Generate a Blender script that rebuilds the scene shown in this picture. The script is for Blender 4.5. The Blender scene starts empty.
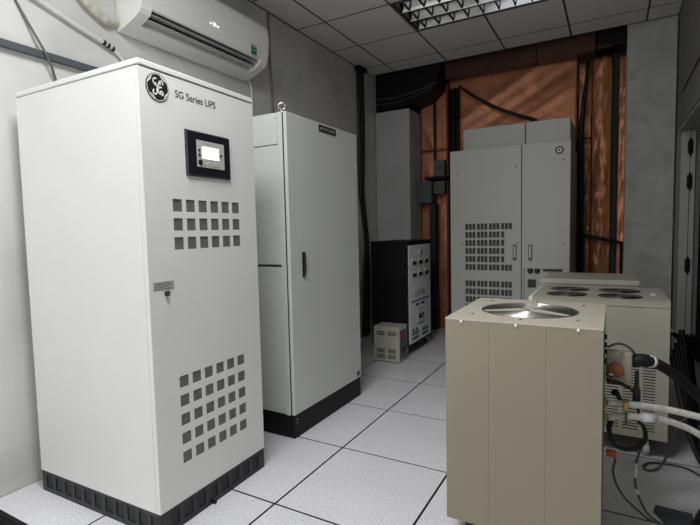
import bpy, bmesh, math, random
from mathutils import Vector, Matrix, noise
random.seed(7)
SC = bpy.context.scene
COL = SC.collection
PI = math.pi

# ------------------------------------------------------------------ camera
cam_d = bpy.data.cameras.new('camera')
cam = bpy.data.objects.new('camera', cam_d)
COL.objects.link(cam)
cr = Vector((0.8722092, 0.48863666, -0.02203022))
cu = Vector((-0.01466163, 0.07113678, 0.99735881))
cf = Vector((-0.48891324, 0.86958253, -0.06921036))
M = Matrix((cr, cu, -cf)).transposed().to_4x4()
M.translation = Vector((0, 0, 1.2012643))
cam.matrix_world = M
cam_d.sensor_width = 36.0
cam_d.lens = 467.456 / 700 * 36
cam_d.clip_start = 0.02
SC.camera = cam

# ------------------------------------------------------------------ light and exposure
SC.view_settings.view_transform = 'Standard'
SC.view_settings.look = 'None'
SC.view_settings.exposure = 0.02
SC.view_settings.gamma = 1.0
SC.view_settings.use_curve_mapping = False
world = bpy.data.worlds.new('daylight')
SC.world = world
world.use_nodes = True
bg = world.node_tree.nodes['Background']
bg.inputs[0].default_value = (0.80, 0.88, 1.0, 1)
bg.inputs[1].default_value = 0.6


def area(name, loc, target, sx, sy, power, col, spread=PI):
    l = bpy.data.lights.new(name, 'AREA')
    l.shape = 'RECTANGLE'
    l.size, l.size_y = sx, sy
    l.energy = power
    l.color = col
    l.spread = spread
    o = bpy.data.objects.new(name, l)
    COL.objects.link(o)
    o.location = loc
    o.rotation_euler = (Vector(target) - Vector(loc)).to_track_quat('-Z', 'Y').to_euler()
    return o


# daylight through the window in the wall behind the camera
WX0, WX1, WZ0, WZ1, WY = -2.32, -0.55, 0.25, 2.35, -1.6
area('window_daylight', ((WX0 + WX1) / 2, WY - 0.12, (WZ0 + WZ1) / 2), ((WX0 + WX1) / 2, 3, (WZ0 + WZ1) / 2),
     WX1 - WX0, WZ1 - WZ0, 29, (1.0, 1.0, 0.98))
# the lit louvre lamp overhead (built with its fitting below) throws a cut-off cone
LAMP_POWER, LAMP_SPREAD = 49, math.radians(175)


# ------------------------------------------------------------------ materials
def mat(name, col, rough=0.5, metal=0.0, var=0.05, scale=5.0, bump=0.0, bscale=60.0, spec=0.5, emit=None, stretch=None,
        speck=None):
    m = bpy.data.materials.new(name)
    m.use_nodes = True
    nt = m.node_tree
    b = nt.nodes['Principled BSDF']
    b.inputs['Roughness'].default_value = rough
    b.inputs['Metallic'].default_value = metal
    b.inputs['Specular IOR Level'].default_value = spec
    tc = nt.nodes.new('ShaderNodeTexCoord')
    vec = tc.outputs['Object']
    if stretch:
        mp = nt.nodes.new('ShaderNodeMapping')
        mp.inputs['Scale'].default_value = stretch
        nt.links.new(vec, mp.inputs[0])
        vec = mp.outputs[0]
    n = nt.nodes.new('ShaderNodeTexNoise')
    n.inputs['Scale'].default_value = scale
    n.inputs['Detail'].default_value = 5
    nt.links.new(vec, n.inputs['Vector'])
    r = nt.nodes.new('ShaderNodeValToRGB')
    r.color_ramp.elements[0].position = 0.3
    r.color_ramp.elements[1].position = 0.7
    r.color_ramp.elements[0].color = tuple(c * (1 - var) for c in col) + (1,)
    r.color_ramp.elements[1].color = tuple(min(1, c * (1 + var)) for c in col) + (1,)
    nt.links.new(n.outputs[0], r.inputs[0])
    out = r.outputs[0]
    if speck:
        s_scale, s_col, s_lo, s_hi = speck
        n2 = nt.nodes.new('ShaderNodeTexNoise')
        n2.inputs['Scale'].default_value = s_scale
        n2.inputs['Detail'].default_value = 3
        nt.links.new(vec, n2.inputs['Vector'])
        r2 = nt.nodes.new('ShaderNodeValToRGB')
        r2.color_ramp.elements[0].position = s_lo
        r2.color_ramp.elements[1].position = s_hi
        r2.color_ramp.elements[0].color = tuple(s_col) + (1,)
        r2.color_ramp.elements[1].color = (1, 1, 1, 1)
        nt.links.new(n2.outputs[0], r2.inputs[0])
        mx = nt.nodes.new('ShaderNodeMixRGB')
        mx.blend_type = 'MULTIPLY'
        mx.inputs[0].default_value = 1
        nt.links.new(out, mx.inputs[1])
        nt.links.new(r2.outputs[0], mx.inputs[2])
        out = mx.outputs[0]
    nt.links.new(out, b.inputs['Base Color'])
    if bump:
        bn = nt.nodes.new('ShaderNodeTexNoise')
        bn.inputs['Scale'].default_value = bscale
        bn.inputs['Detail'].default_value = 4
        nt.links.new(vec, bn.inputs['Vector'])
        bp = nt.nodes.new('ShaderNodeBump')
        bp.inputs['Strength'].default_value = bump
        bp.inputs['Distance'].default_value = 0.01
        nt.links.new(bn.outputs[0], bp.inputs['Height'])
        nt.links.new(bp.outputs[0], b.inputs['Normal'])
    if emit:
        b.inputs['Emission Color'].default_value = tuple(emit[0]) + (1,)
        b.inputs['Emission Strength'].default_value = emit[1]
    return m


X = {}
X['plaster'] = mat('plaster', (0.66, 0.66, 0.64), 0.9, var=0.07, scale=1.6, bump=0.15, bscale=35,
                   speck=(2.4, (0.86, 0.86, 0.85), 0.35, 0.55))
X['concrete'] = mat('concrete', (0.49, 0.50, 0.46), 0.95, var=0.13, scale=3.0, bump=0.4, bscale=28,
                    speck=(9, (0.82, 0.82, 0.8), 0.3, 0.5))
X['pier_paint'] = mat('pier_paint', (0.54, 0.55, 0.55), 0.9, var=0.08, scale=3.0, bump=0.2, bscale=30)
X['wall_dark'] = mat('dark_wall_paint', (0.20, 0.20, 0.185), 0.85, var=0.08, scale=2.0, bump=0.1)
X['slab'] = mat('slab', (0.12, 0.12, 0.12), 0.95, var=0.1)
X['tile'] = mat('floor_tile_laminate', (0.76, 0.76, 0.79), 0.42, var=0.035, scale=2.5, spec=0.35,
                speck=(120, (0.62, 0.62, 0.65), 0.28, 0.52))
X['subfloor'] = mat('subfloor_concrete', (0.22, 0.22, 0.21), 0.95, var=0.2, scale=4)
X['tile_core'] = mat('tile_edge', (0.03, 0.03, 0.03), 0.7)
X['ceil'] = mat('ceiling_tile_gypsum', (0.74, 0.725, 0.70), 0.95, var=0.03, scale=3, bump=0.12, bscale=180,
                stretch=(1, 0.15, 1))
X['tbar'] = mat('grid_bar_paint', (0.07, 0.068, 0.064), 0.7)
X['ups'] = mat('white_powder_coat', (0.80, 0.80, 0.78), 0.42, var=0.015, bump=0.04, bscale=900)
X['cab'] = mat('grey_powder_coat', (0.64, 0.66, 0.63), 0.42, var=0.015, bump=0.04, bscale=900)
X['big'] = mat('light_grey_coat', (0.45, 0.46, 0.43), 0.45, var=0.015)
X['black'] = mat('black_steel', (0.008, 0.008, 0.010), 0.55, var=0.2, spec=0.25)
X['cell'] = mat('plinth_cell', (0.011, 0.012, 0.011), 0.6)
X['plinth'] = mat('charcoal_plinth', (0.019, 0.020, 0.024), 0.5, var=0.1)
X['void'] = mat('dark_interior', (0.006, 0.006, 0.006), 0.9)
X['seam'] = mat('seam_gasket', (0.03, 0.03, 0.03), 0.8)
X['mesh'] = mat('vent_mesh_metal', (0.15, 0.15, 0.14), 0.6, var=0.55, scale=420)
X['meshdark'] = mat('vent_filter', (0.06, 0.06, 0.058), 0.7, var=0.6, scale=160)
X['navy'] = mat('navy_black_plastic', (0.010, 0.011, 0.018), 0.35)
X['silver'] = mat('silver_panel', (0.52, 0.52, 0.50), 0.4)
X['screen'] = mat('backlit_screen', (0.9, 0.95, 1.0), 0.4, emit=((0.93, 0.97, 1.0), 1.6))
X['ink'] = mat('black_ink', (0.012, 0.012, 0.012), 0.5)
X['white'] = mat('white_enamel', (0.82, 0.82, 0.82), 0.4)
X['greyplas'] = mat('grey_label', (0.45, 0.45, 0.45), 0.5, var=0.25, scale=120)
X['chrome'] = mat('chrome', (0.75, 0.75, 0.74), 0.22, 1.0)
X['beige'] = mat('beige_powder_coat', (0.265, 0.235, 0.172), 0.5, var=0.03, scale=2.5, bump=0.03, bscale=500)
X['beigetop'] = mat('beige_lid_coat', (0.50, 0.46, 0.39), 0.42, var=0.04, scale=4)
X['cream'] = mat('cream_powder_coat', (0.43, 0.42, 0.345), 0.5, var=0.02)
X['creamtop'] = mat('cream_lid_coat', (0.40, 0.385, 0.32), 0.5, var=0.04)
X['guard'] = mat('fan_guard_wire', (0.72, 0.69, 0.66), 0.30, 1.0)
X['guarddark'] = mat('dark_fan_guard_wire', (0.30, 0.29, 0.29), 0.32, 1.0)
X['blade'] = mat('fan_blade', (0.42, 0.41, 0.40), 0.4, 0.3)
X['rubber'] = mat('black_rubber', (0.010, 0.010, 0.011), 0.55, var=0.2)
X['cable'] = mat('black_cable', (0.010, 0.010, 0.011), 0.5)
X['cablegrey'] = mat('grey_cable', (0.10, 0.10, 0.10), 0.5)
X['hose'] = mat('clear_braided_hose', (0.74, 0.72, 0.66), 0.3, var=0.18, scale=60)
X['foil'] = mat('copper_foil', (0.66, 0.265, 0.14), 0.42, 0.35, var=0.16, scale=3.5, bump=0.6, bscale=12)
X['brown'] = mat('brown_wall_foil_shade', (0.10, 0.045, 0.032), 0.45, 0.3, var=0.2)  # carries the header's painted shade; also colours the bare back wall
X['redstrip'] = mat('dark_red_strip', (0.20, 0.022, 0.025), 0.5)
X['ac'] = mat('white_abs', (0.82, 0.82, 0.80), 0.35, var=0.01)
X['insul'] = mat('insulation_wrap', (0.55, 0.54, 0.46), 0.7, var=0.2, scale=30, bump=0.5, bscale=60)
X['pvc'] = mat('white_pvc', (0.66, 0.66, 0.64), 0.5)
X['tray'] = mat('slate_trunking', (0.075, 0.082, 0.095), 0.5)
X['brownstrip'] = mat('brown_conduit', (0.30, 0.21, 0.13), 0.7, var=0.3, scale=12)
X['green'] = mat('green_print', (0.015, 0.14, 0.06), 0.5)
X['red'] = mat('red_print', (0.45, 0.03, 0.03), 0.5)
X['blue'] = mat('blue_print', (0.03, 0.05, 0.30), 0.5)
X['orange'] = mat('orange_plastic', (0.62, 0.10, 0.03), 0.45)
X['copper'] = mat('copper_fitting', (0.55, 0.22, 0.12), 0.5, 0.2)
X['brass'] = mat('brass', (0.42, 0.31, 0.10), 0.4, 0.7)
X['taupe'] = mat('taupe_plastic', (0.56, 0.48, 0.42), 0.6)
X['reflector'] = mat('louver_aluminium', (0.62, 0.62, 0.63), 0.12, 1.0)
X['lit_tube'] = mat('lit_tube_glass', (0.9, 0.9, 0.9), 0.3, emit=((1, 1, 1), 2.0))
X['tube'] = mat('unlit_tube_glass', (0.75, 0.75, 0.75), 0.3)
X['panelwhite'] = mat('white_front_panel', (0.86, 0.90, 0.93), 0.45)
X['trafo'] = mat('ivory_case', (0.52, 0.51, 0.44), 0.5)
X['boxgrey'] = mat('blue_grey_box', (0.10, 0.115, 0.13), 0.6)
X['boxgreen'] = mat('grey_green_box', (0.14, 0.14, 0.115), 0.6)
X['door'] = mat('grey_steel_door', (0.42, 0.42, 0.40), 0.5, var=0.05)
X['led'] = mat('led_glow', (0.9, 0.9, 1.0), 0.4, emit=((0.85, 0.86, 1.0), 1.3))
X['alu'] = mat('aluminium_frame', (0.55, 0.55, 0.55), 0.4, 0.8)
g = bpy.data.materials.new('window_glass')
g.use_nodes = True
nt = g.node_tree
nt.nodes.clear()
o_ = nt.nodes.new('ShaderNodeOutputMaterial')
t_ = nt.nodes.new('ShaderNodeBsdfTransparent')
gl_ = nt.nodes.new('ShaderNodeBsdfGlossy')
gl_.inputs['Roughness'].default_value = 0.05
mx_ = nt.nodes.new('ShaderNodeMixShader')
mx_.inputs[0].default_value = 0.06
nt.links.new(t_.outputs[0], mx_.inputs[1])
nt.links.new(gl_.outputs[0], mx_.inputs[2])
nt.links.new(mx_.outputs[0], o_.inputs[0])
X['glass'] = g


# ------------------------------------------------------------------ geometry helpers
class G:
    def __init__(s):
        s.bm = bmesh.new()

    def box(s, x0, x1, y0, y1, z0, z1, bev=0.0, seg=1):
        vs = [s.bm.verts.new((x, y, z)) for x in (x0, x1) for y in (y0, y1) for z in (z0, z1)]
        q = [(0, 1, 3, 2), (4, 6, 7, 5), (0, 4, 5, 1), (2, 3, 7, 6), (0, 2, 6, 4), (1, 5, 7, 3)]
        fs = [s.bm.faces.new([vs[i] for i in f]) for f in q]
        if bev:
            es = list({e for f in fs for e in f.edges})
            bmesh.ops.bevel(s.bm, geom=es, offset=bev, segments=seg, affect='EDGES', profile=0.5)
        return s

    def ring(s, c, u, v, r, n):
        return [s.bm.verts.new(c + (u * math.cos(2 * PI * i / n) + v * math.sin(2 * PI * i / n)) * r) for i in range(n)]

    def skin(s, rings, closed=False, caps=True):
        n = len(rings[0])
        m = len(rings)
        for k in range(m if closed else m - 1):
            a, b = rings[k], rings[(k + 1) % m]
            for i in range(n):
                f = s.bm.faces.new((a[i], a[(i + 1) % n], b[(i + 1) % n], b[i]))
                f.smooth = True
        if caps and not closed:
            s.bm.faces.new(rings[0][::-1])
            s.bm.faces.new(rings[-1])

    def cyl(s, p0, p1, r0, r1=None, n=16):
        p0, p1 = Vector(p0), Vector(p1)
        r1 = r0 if r1 is None else r1
        d = (p1 - p0).normalized()
        u = d.orthogonal().normalized()
        v = d.cross(u)
        s.skin([s.ring(p0, u, v, r0, n), s.ring(p1, u, v, r1, n)])
        return s

    def lathe(s, c, axis, prof, n=24):
        c, d = Vector(c), Vector(axis).normalized()
        u = d.orthogonal().normalized()
        v = d.cross(u)
        s.skin([s.ring(c + d * h, u, v, max(r, 1e-4), n) for r, h in prof])
        return s

    def tube(s, pts, r, n=10, sub=6, closed=False):
        P = [Vector(p) for p in pts]
        path = []
        m = len(P)
        if m == 2 or sub <= 1:
            path = P
        else:
            rng = range(m if closed else m - 1)
            for i in rng:
                if closed:
                    a, b, c, d = P[i - 1], P[i], P[(i + 1) % m], P[(i + 2) % m]
                else:
                    a, b, c, d = P[max(i - 1, 0)], P[i], P[i + 1], P[min(i + 2, m - 1)]
                for k in range(sub):
                    t = k / sub
                    path.append(0.5 * ((2 * b) + (c - a) * t + (2 * a - 5 * b + 4 * c - d) * t * t + (3 * b - a - 3 * c + d) * t ** 3))
            if not closed:
                path.append(P[-1])
        rings = []
        u = None
        L = len(path)
        for i, p in enumerate(path):
            if closed:
                d = path[(i + 1) % L] - path[i - 1]
            else:
                d = path[min(i + 1, L - 1)] - path[max(i - 1, 0)]
            d.normalize()
            if u is None:
                u = d.orthogonal().normalized()
            else:
                u = (u - d * u.dot(d)).normalized()
            v = d.cross(u)
            rr = r(i / max(1, L - 1)) if callable(r) else r
            rings.append(s.ring(p, u, v, rr, n))
        s.skin(rings, closed)
        return s

    def torus(s, c, axis, R, r, n=48, k=6):
        c, d = Vector(c), Vector(axis).normalized()
        u = d.orthogonal().normalized()
        v = d.cross(u)
        rings = []
        for i in range(n):
            a = 2 * PI * i / n
            e = u * math.cos(a) + v * math.sin(a)
            rings.append(s.ring(c + e * R, e, d, r, k))
        s.skin(rings, True)
        return s

    def prism(s, poly, f0, f1, smooth=False):
        # poly: 2-D outline; f0/f1 map (a,b) to the two end faces
        a = [s.bm.verts.new(f0(*p)) for p in poly]
        b = [s.bm.verts.new(f1(*p)) for p in poly]
        n = len(poly)
        s.bm.faces.new(a)
        s.bm.faces.new(b[::-1])
        for i in range(n):
            f = s.bm.faces.new((a[i], b[i], b[(i + 1) % n], a[(i + 1) % n]))
            f.smooth = smooth
        return s

    def holes(s, a0, a1, b0, b1, rects, fn, t):
        # plate a0..a1 x b0..b1 of thickness t pierced by rectangular holes; fn(a,b,d) maps to space, d=0 is the front
        A = sorted({round(x, 5) for x in [a0, a1] + [r[0] for r in rects] + [r[1] for r in rects]})
        B = sorted({round(x, 5) for x in [b0, b1] + [r[2] for r in rects] + [r[3] for r in rects]})
        vs = {}

        def V(i, j, d):
            if (i, j, d) not in vs:
                vs[(i, j, d)] = s.bm.verts.new(fn(A[i], B[j], -t * d))
            return vs[(i, j, d)]

        def solid(i, j):
            if i < 0 or j < 0 or i >= len(A) - 1 or j >= len(B) - 1:
                return False
            ca, cb = (A[i] + A[i + 1]) / 2, (B[j] + B[j + 1]) / 2
            return not any(r[0] < ca < r[1] and r[2] < cb < r[3] for r in rects)

        for i in range(len(A) - 1):
            for j in range(len(B) - 1):
                if not solid(i, j):
                    continue
                s.bm.faces.new([V(i, j, 0), V(i + 1, j, 0), V(i + 1, j + 1, 0), V(i, j + 1, 0)])
                s.bm.faces.new([V(i, j + 1, 1), V(i + 1, j + 1, 1), V(i + 1, j, 1), V(i, j, 1)])
                for di, dj, e in ((-1, 0, ((i, j), (i, j + 1))), (1, 0, ((i + 1, j + 1), (i + 1, j))),
                                  (0, -1, ((i + 1, j), (i, j))), (0, 1, ((i, j + 1), (i + 1, j + 1)))):
                    if not solid(i + di, j + dj):
                        p, q = e
                        s.bm.faces.new([V(*p, 0), V(*q, 0), V(*q, 1), V(*p, 1)])
        return s

    def round_plate(s, cells, z0, z1, n=48):
        # cells: (x0,x1,y0,y1,cx,cy,r) rectangles each pierced by one round hole
        for x0, x1, y0, y1, cx, cy, r in cells:
            ci, co = [], []
            for i in range(n):
                a = 2 * PI * (i + 0.5) / n
                dx, dy = math.cos(a), math.sin(a)
                tx = ((x1 if dx > 0 else x0) - cx) / dx if abs(dx) > 1e-9 else 1e9
                ty = ((y1 if dy > 0 else y0) - cy) / dy if abs(dy) > 1e-9 else 1e9
                t = min(tx, ty)
                ci.append((cx + dx * r, cy + dy * r))
                co.append((cx + dx * t, cy + dy * t))
            # snap the outer point nearest each corner onto the corner
            for px, py in ((x0, y0), (x1, y0), (x1, y1), (x0, y1)):
                k = min(range(n), key=lambda i: (co[i][0] - px) ** 2 + (co[i][1] - py) ** 2)
                co[k] = (px, py)
            R = [[s.bm.verts.new((p[0], p[1], z)) for p in ring] for ring, z in ((ci, z1), (co, z1), (co, z0), (ci, z0))]
            for k in range(4):
                a, b = R[k], R[(k + 1) % 4]
                for i in range(n):
                    s.bm.faces.new((a[i], b[i], b[(i + 1) % n], a[(i + 1) % n]))
        return s

    def ribbon(s, pts, w, fn, t):
        # flat stroke of width w through 2-D points
        P = [Vector(p) for p in pts]
        L, Rr = [], []
        for i, p in enumerate(P):
            d = (P[min(i + 1, len(P) - 1)] - P[max(i - 1, 0)]).normalized()
            nrm = Vector((-d.y, d.x))
            ww = w(i / (len(P) - 1)) if callable(w) else w
            L.append(p + nrm * ww / 2)
            Rr.append(p - nrm * ww / 2)
        for i in range(len(P) - 1):
            c = [L[i], Rr[i], Rr[i + 1], L[i + 1]]
            f = [s.bm.verts.new(fn(q.x, q.y, t)) for q in c]
            s.bm.faces.new(f)
        return s

    def build(s, name, m, parent=None, norm=True):
        off = Vector((0, 0, 0))
        q = parent
        while q is not None:
            off = off + q.location
            q = q.parent
        if norm:
            bmesh.ops.recalc_face_normals(s.bm, faces=s.bm.faces)
        if off.length:
            bmesh.ops.translate(s.bm, verts=s.bm.verts, vec=-off)
        me = bpy.data.meshes.new(name)
        s.bm.to_mesh(me)
        s.bm.free()
        me.materials.append(X[m] if isinstance(m, str) else m)
        o = bpy.data.objects.new(name, me)
        COL.objects.link(o)
        if parent:
            o.parent = parent
        return o


def box(name, m, parent, *a, **k):
    return G().box(*a, **k).build(name, m, parent)


def tag(o, label=None, cat=None, group=None, kind=None):
    if label:
        o['label'] = label
    if cat:
        o['category'] = cat
    if group:
        o['group'] = group
    if kind:
        o['kind'] = kind
    return o


def thing(name, label, cat, loc=(0, 0, 0), group=None):
    o = bpy.data.objects.new(name, None)
    o.empty_display_size = 0.1
    COL.objects.link(o)
    o.location = loc
    return tag(o, label, cat, group)


def text(name, s, parent, m, org, xd, yd, height, width=None, lift=0.0006, center=False):
    c = bpy.data.curves.new(name, 'FONT')
    c.body = s
    c.size = 1
    c.offset = 0.012
    t = bpy.data.objects.new(name, c)
    COL.objects.link(t)
    bpy.context.view_layer.update()
    me = bpy.data.meshes.new_from_object(t.evaluated_get(bpy.context.evaluated_depsgraph_get()))
    bpy.data.objects.remove(t)
    xs = [v.co.x for v in me.vertices]
    ys = [v.co.y for v in me.vertices]
    x0, x1, y0, y1 = min(xs), max(xs), min(ys), max(ys)
    sy = height / (y1 - y0)
    sx = width / (x1 - x0) if width else sy
    org, xd, yd = Vector(org), Vector(xd), Vector(yd)
    nd = xd.cross(yd)
    off = Vector((0, 0, 0))
    q = parent
    while q is not None:
        off = off + q.location
        q = q.parent
    for v in me.vertices:
        a = (v.co.x - x0) * sx
        if center:
            a -= (x1 - x0) * sx / 2
        v.co = org + xd * a + yd * ((v.co.y - y0) * sy) + nd * lift - off
    me.materials.append(X[m])
    o = bpy.data.objects.new(name, me)
    COL.objects.link(o)
    o.parent = parent
    return o


def dup(src, name, loc, parent):
    o = src.copy()
    COL.objects.link(o)
    o.location = loc
    o.parent = parent
    return o


# ------------------------------------------------------------------ room shell
XL, XR, YF, YB, ZS = -2.46, 0.472, -1.6, 5.5, 3.4
ZC = 2.974
wl = tag(box('wall_left', 'plaster', None, XL - 0.15, XL, YF - 0.15, YB + 0.15, -0.3, ZS), kind='structure')
DY0, DY1, DZ = 2.75, 4.955, 1.995
wr = tag(G().holes(YF - 0.15, YB + 0.15, -0.3, ZS, [(DY0, DY1, 0.0, DZ)], lambda a, b, d: (XR - d, a, b), 0.17).build('wall_right', 'wall_dark'), kind='structure')
gp = G()
gp.box(XR + 0.17, 2.0, DY0 - 0.4, DY0 - 0.3, -0.1, 2.6)
gp.box(XR + 0.17, 2.0, 5.7, 5.8, -0.1, 2.6)
gp.box(2.0, 2.1, DY0 - 0.4, 5.8, -0.1, 2.6)
gp.box(XR + 0.17, 2.1, DY0 - 0.4, 5.8, 2.6, 2.7)
gp.box(XR, 2.1, DY0 - 0.4, 5.8, -0.1, -0.002)
tag(gp.build('wall_passage', 'slab'), kind='structure')
wb = tag(box('wall_back', 'brown', None, XL, XR, YB, YB + 0.15, -0.3, ZS), kind='structure')
gf = G().holes(XL, XR, -0.3, ZS, [(WX0, WX1, WZ0, WZ1)], lambda a, b, d: (a, YF + d, b), 0.15)
wf = tag(gf.build('wall_front', 'plaster'), kind='structure')
# window in the wall behind the camera
wi = thing('window_1', None, None, ((WX0 + WX1) / 2, YF - 0.08, WZ0))
tag(wi, kind='structure')
gf = G()
for a in (WX0 + 0.02, (WX0 + WX1) / 2, WX1 - 0.02):
    gf.box(a - 0.02, a + 0.02, YF - 0.10, YF - 0.06, WZ0, WZ1)
for b in (WZ0 + 0.02, WZ1 - 0.02):
    gf.box(WX0, WX1, YF - 0.10, YF - 0.06, b - 0.02, b + 0.02)
gf.build('window_frame', 'alu', wi)
for a, b in ((WX0 + 0.04, (WX0 + WX1) / 2 - 0.02), ((WX0 + WX1) / 2 + 0.02, WX1 - 0.04)):
    box('pane', 'glass', wi, a, b, YF - 0.082, YF - 0.078, WZ0 + 0.04, WZ1 - 0.04)

# raised floor: subfloor plate with lift-out tiles
fl = tag(box('floor', 'subfloor', None, XL, XR, YF, YB, -0.34, -0.30), kind='structure')
FX = [-2.488 + 0.6 * k for k in range(6)]
FY = [1.563 + 0.6 * k for k in range(-6, 8)]
GAP = 0.0048
tile_mesh = {}
for i in range(5):
    for j in range(13):
        if i == 0 and j == 4:
            continue                      # the lifted tile at the near left
        x0, x1 = max(FX[i], XL) + GAP, min(FX[i + 1], XR) - GAP
        y0, y1 = max(FY[j], YF) + GAP, min(FY[j + 1], YB) - GAP
        if x1 - x0 < 0.03 or y1 - y0 < 0.03:
            continue
        key = (round(x1 - x0, 3), round(y1 - y0, 3))
        cx, cy = (x0 + x1) / 2, (y0 + y1) / 2
        if key not in tile_mesh:
            o = G().box(x0 - cx, x1 - cx, y0 - cy, y1 - cy, -0.032, 0, bev=0.0012).build('floor_tile', 'tile', None)
            o.data.materials.append(X['tile_core'])
            for p in o.data.polygons:
                if p.normal.z < 0.5:
                    p.material_index = 1
            tile_mesh[key] = o
            o.location = (cx, cy, 0)
            o.parent = fl
        else:
            dup(tile_mesh[key], 'floor_tile', (cx, cy, 0), fl)
gp = G()
for x in FX[1:]:
    for y in FY:
        if YF < y < YB and x < XR:
            gp.cyl((x, y, -0.30), (x, y, -0.05), 0.012, n=8)
            gp.box(x - 0.04, x + 0.04, y - 0.04, y + 0.04, -0.05, -0.033)
gp.build('pedestal', 'void', fl)['kind'] = 'stuff'
gp = G()
for x in FX[1:]:
    if x < XR:
        gp.box(x - 0.012, x + 0.012, YF, YB, -0.055, -0.034)
for y in FY:
    if YF < y < YB:
        gp.box(XL, XR, y - 0.012, y + 0.012, -0.0551, -0.0341)
gp.build('stringer', 'void', fl)['kind'] = 'stuff'

# suspended ceiling of lay-in tiles
ce = tag(box('ceiling', 'slab', None, XL, XR, YF, YB, ZS, ZS + 0.1), kind='structure')
CX = [XL] + [-2.165 + 0.6 * k for k in range(5)] + [XR]
CY = [YF] + [3.51 + 0.6 * k for k in range(-8, 3)] + [4.985]
LX0, LX1, LY0, LY1 = -1.565, -0.365, 3.51, 4.11
cm = {}
CG = 0.008
for i in range(len(CX) - 1):
    for j in range(len(CY) - 1):
        x0, x1, y0, y1 = CX[i] + CG, CX[i + 1] - CG, CY[j] + CG, CY[j + 1] - CG
        cx, cy = (x0 + x1) / 2, (y0 + y1) / 2
        if LX0 < cx < LX1 and (LY0 < cy < LY1 or LY0 - 3.0 < cy < LY1 - 3.0):
            continue
        key = (round(x1 - x0, 3), round(y1 - y0, 3))
        if key not in cm:
            o = G().box(x0 - cx, x1 - cx, y0 - cy, y1 - cy, 0, 0.015, bev=0.002).build('ceiling_tile', 'ceil', None)
            cm[key] = o
            o.location = (cx, cy, ZC)
            o.parent = ce
        else:
            dup(cm[key], 'ceiling_tile', (cx, cy, ZC), ce)
for x in CX[1:-1]:
    cuts = [(YF, LY0 - 3.0), (LY1 - 3.0, LY0), (LY1, 4.985)] if LX0 < x < LX1 else [(YF, 4.985)]
    for a, b in cuts:
        box('grid_bar', 'tbar', ce, x - 0.0075, x + 0.0075, a, b, ZC + 0.0003, ZC + 0.03)
for y in CY[1:]:
    box('grid_bar', 'tbar', ce, XL, XR, y - 0.0075, y + 0.0075, ZC + 0.0008, ZC + 0.0295) if not LY0 + 0.01 < y < LY1 - 0.01 else None
box('grid_bar', 'tbar', ce, XL, XL + 0.010, YF, 4.985, ZC - 0.004, ZC + 0.02)

# copper foil lining of the back wall
def foil(x0, x1, z0, z1, y, amp, fr, seed, bulge=0.0, nx=None, creases=()):
    gq = G()
    nx = nx or max(6, int((x1 - x0) / 0.022))
    nz = max(10, int((z1 - z0) / 0.035))
    vs = []
    for j in range(nz + 1):
        row = []
        for i in range(nx + 1):
            u, v = i / nx, j / nz
            x, z = x0 + (x1 - x0) * u, z0 + (z1 - z0) * v
            p = Vector((x * fr, z * fr * 0.7, seed))
            d = amp * (noise.noise(p) + 0.6 * (abs(noise.noise(p * 2.3)) - 0.3) * 2)
            for (cx0, cz0, cx1, cz1, w, h) in creases:
                L = math.hypot(cx1 - cx0, cz1 - cz0)
                dist = abs((x - cx0) * (cz1 - cz0) - (z - cz0) * (cx1 - cx0)) / L
                d += h * math.exp(-(dist / w) ** 2)
            edge = min(u, 1 - u) * 2
            d += bulge * math.sin(PI * u)
            row.append(gq.bm.verts.new((x, y - d * min(1, 0.3 + edge * 2), z)))
        vs.append(row)
    for j in range(nz):
        for i in range(nx):
            f = gq.bm.faces.new((vs[j][i], vs[j][i + 1], vs[j + 1][i + 1], vs[j + 1][i]))
            f.smooth = True
    o = gq.build('foil_panel', 'foil', wb, norm=False)
    md = o.modifiers.new('thickness', 'SOLIDIFY')
    md.thickness = 0.003
    md.offset = -1
    return o


foil(-2.03, -1.852, 0.0, 2.115, 5.42, 0.010, 6, 1.0)
foil(-2.03, -1.852, 2.125, 2.86, 5.42, 0.010, 5, 2.0, creases=((-2.02, 2.5, -1.86, 2.15, 0.02, 0.02),))
foil(-1.845, -1.705, 0.0, 2.115, 5.42, 0.012, 6, 3.0)
foil(-1.845, -1.705, 2.125, 2.86, 5.42, 0.010, 5, 4.0)
foil(-1.672, -0.335, 0.0, 3.2, 5.42, 0.012, 2.2, 5.0,
     creases=((-1.6, 2.4, -0.5, 3.0, 0.05, 0.016), (-1.5, 2.2, -0.34, 2.85, 0.04, -0.014), (-1.3, 2.1, -0.4, 2.6, 0.035, 0.012),
              (-1.6, 2.75, -0.9, 2.3, 0.03, 0.012)))
foil(-0.325, -0.205, 0.0, 2.84, 5.42, 0.026, 10, 6.0, nx=12)
foil(-0.195, -0.025, 0.0, 2.84, 5.37, 0.026, 9, 7.0, bulge=0.03, nx=16)
foil(0.032, 0.11, 0.0, 2.84, 5.40, 0.020, 12, 8.0)
for x0, x1 in ((-0.204, -0.196), (-0.018, 0.028), (-0.334, -0.326), (-1.851, -1.846)):
    box('seam_strip', 'seam', wb, x0, x1, 5.36, 5.499, 0.0, 2.86)
tag(box('edge_strip', 'redstrip', wb, -1.70, -1.676, 5.36, 5.499, 0.0, 2.86), 'dark red edge strip')

# concrete column (right) and short pier (left back corner)
gq = G().box(0.092, 0.471, 5.05, 5.49, -0.0, 3.38, bev=0.006)
o = gq.build('concrete_column', 'concrete')
o['label'] = 'bare grey concrete column at the right of the copper wall'
o['category'] = 'column'
o = G().box(-2.455, -2.03, 5.05, 5.41, 0.0, 2.565, bev=0.006).build('wall_pier', 'pier_paint')
o['label'] = 'grey painted pier in the far left corner below dark opening'
o['category'] = 'pier'

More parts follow.
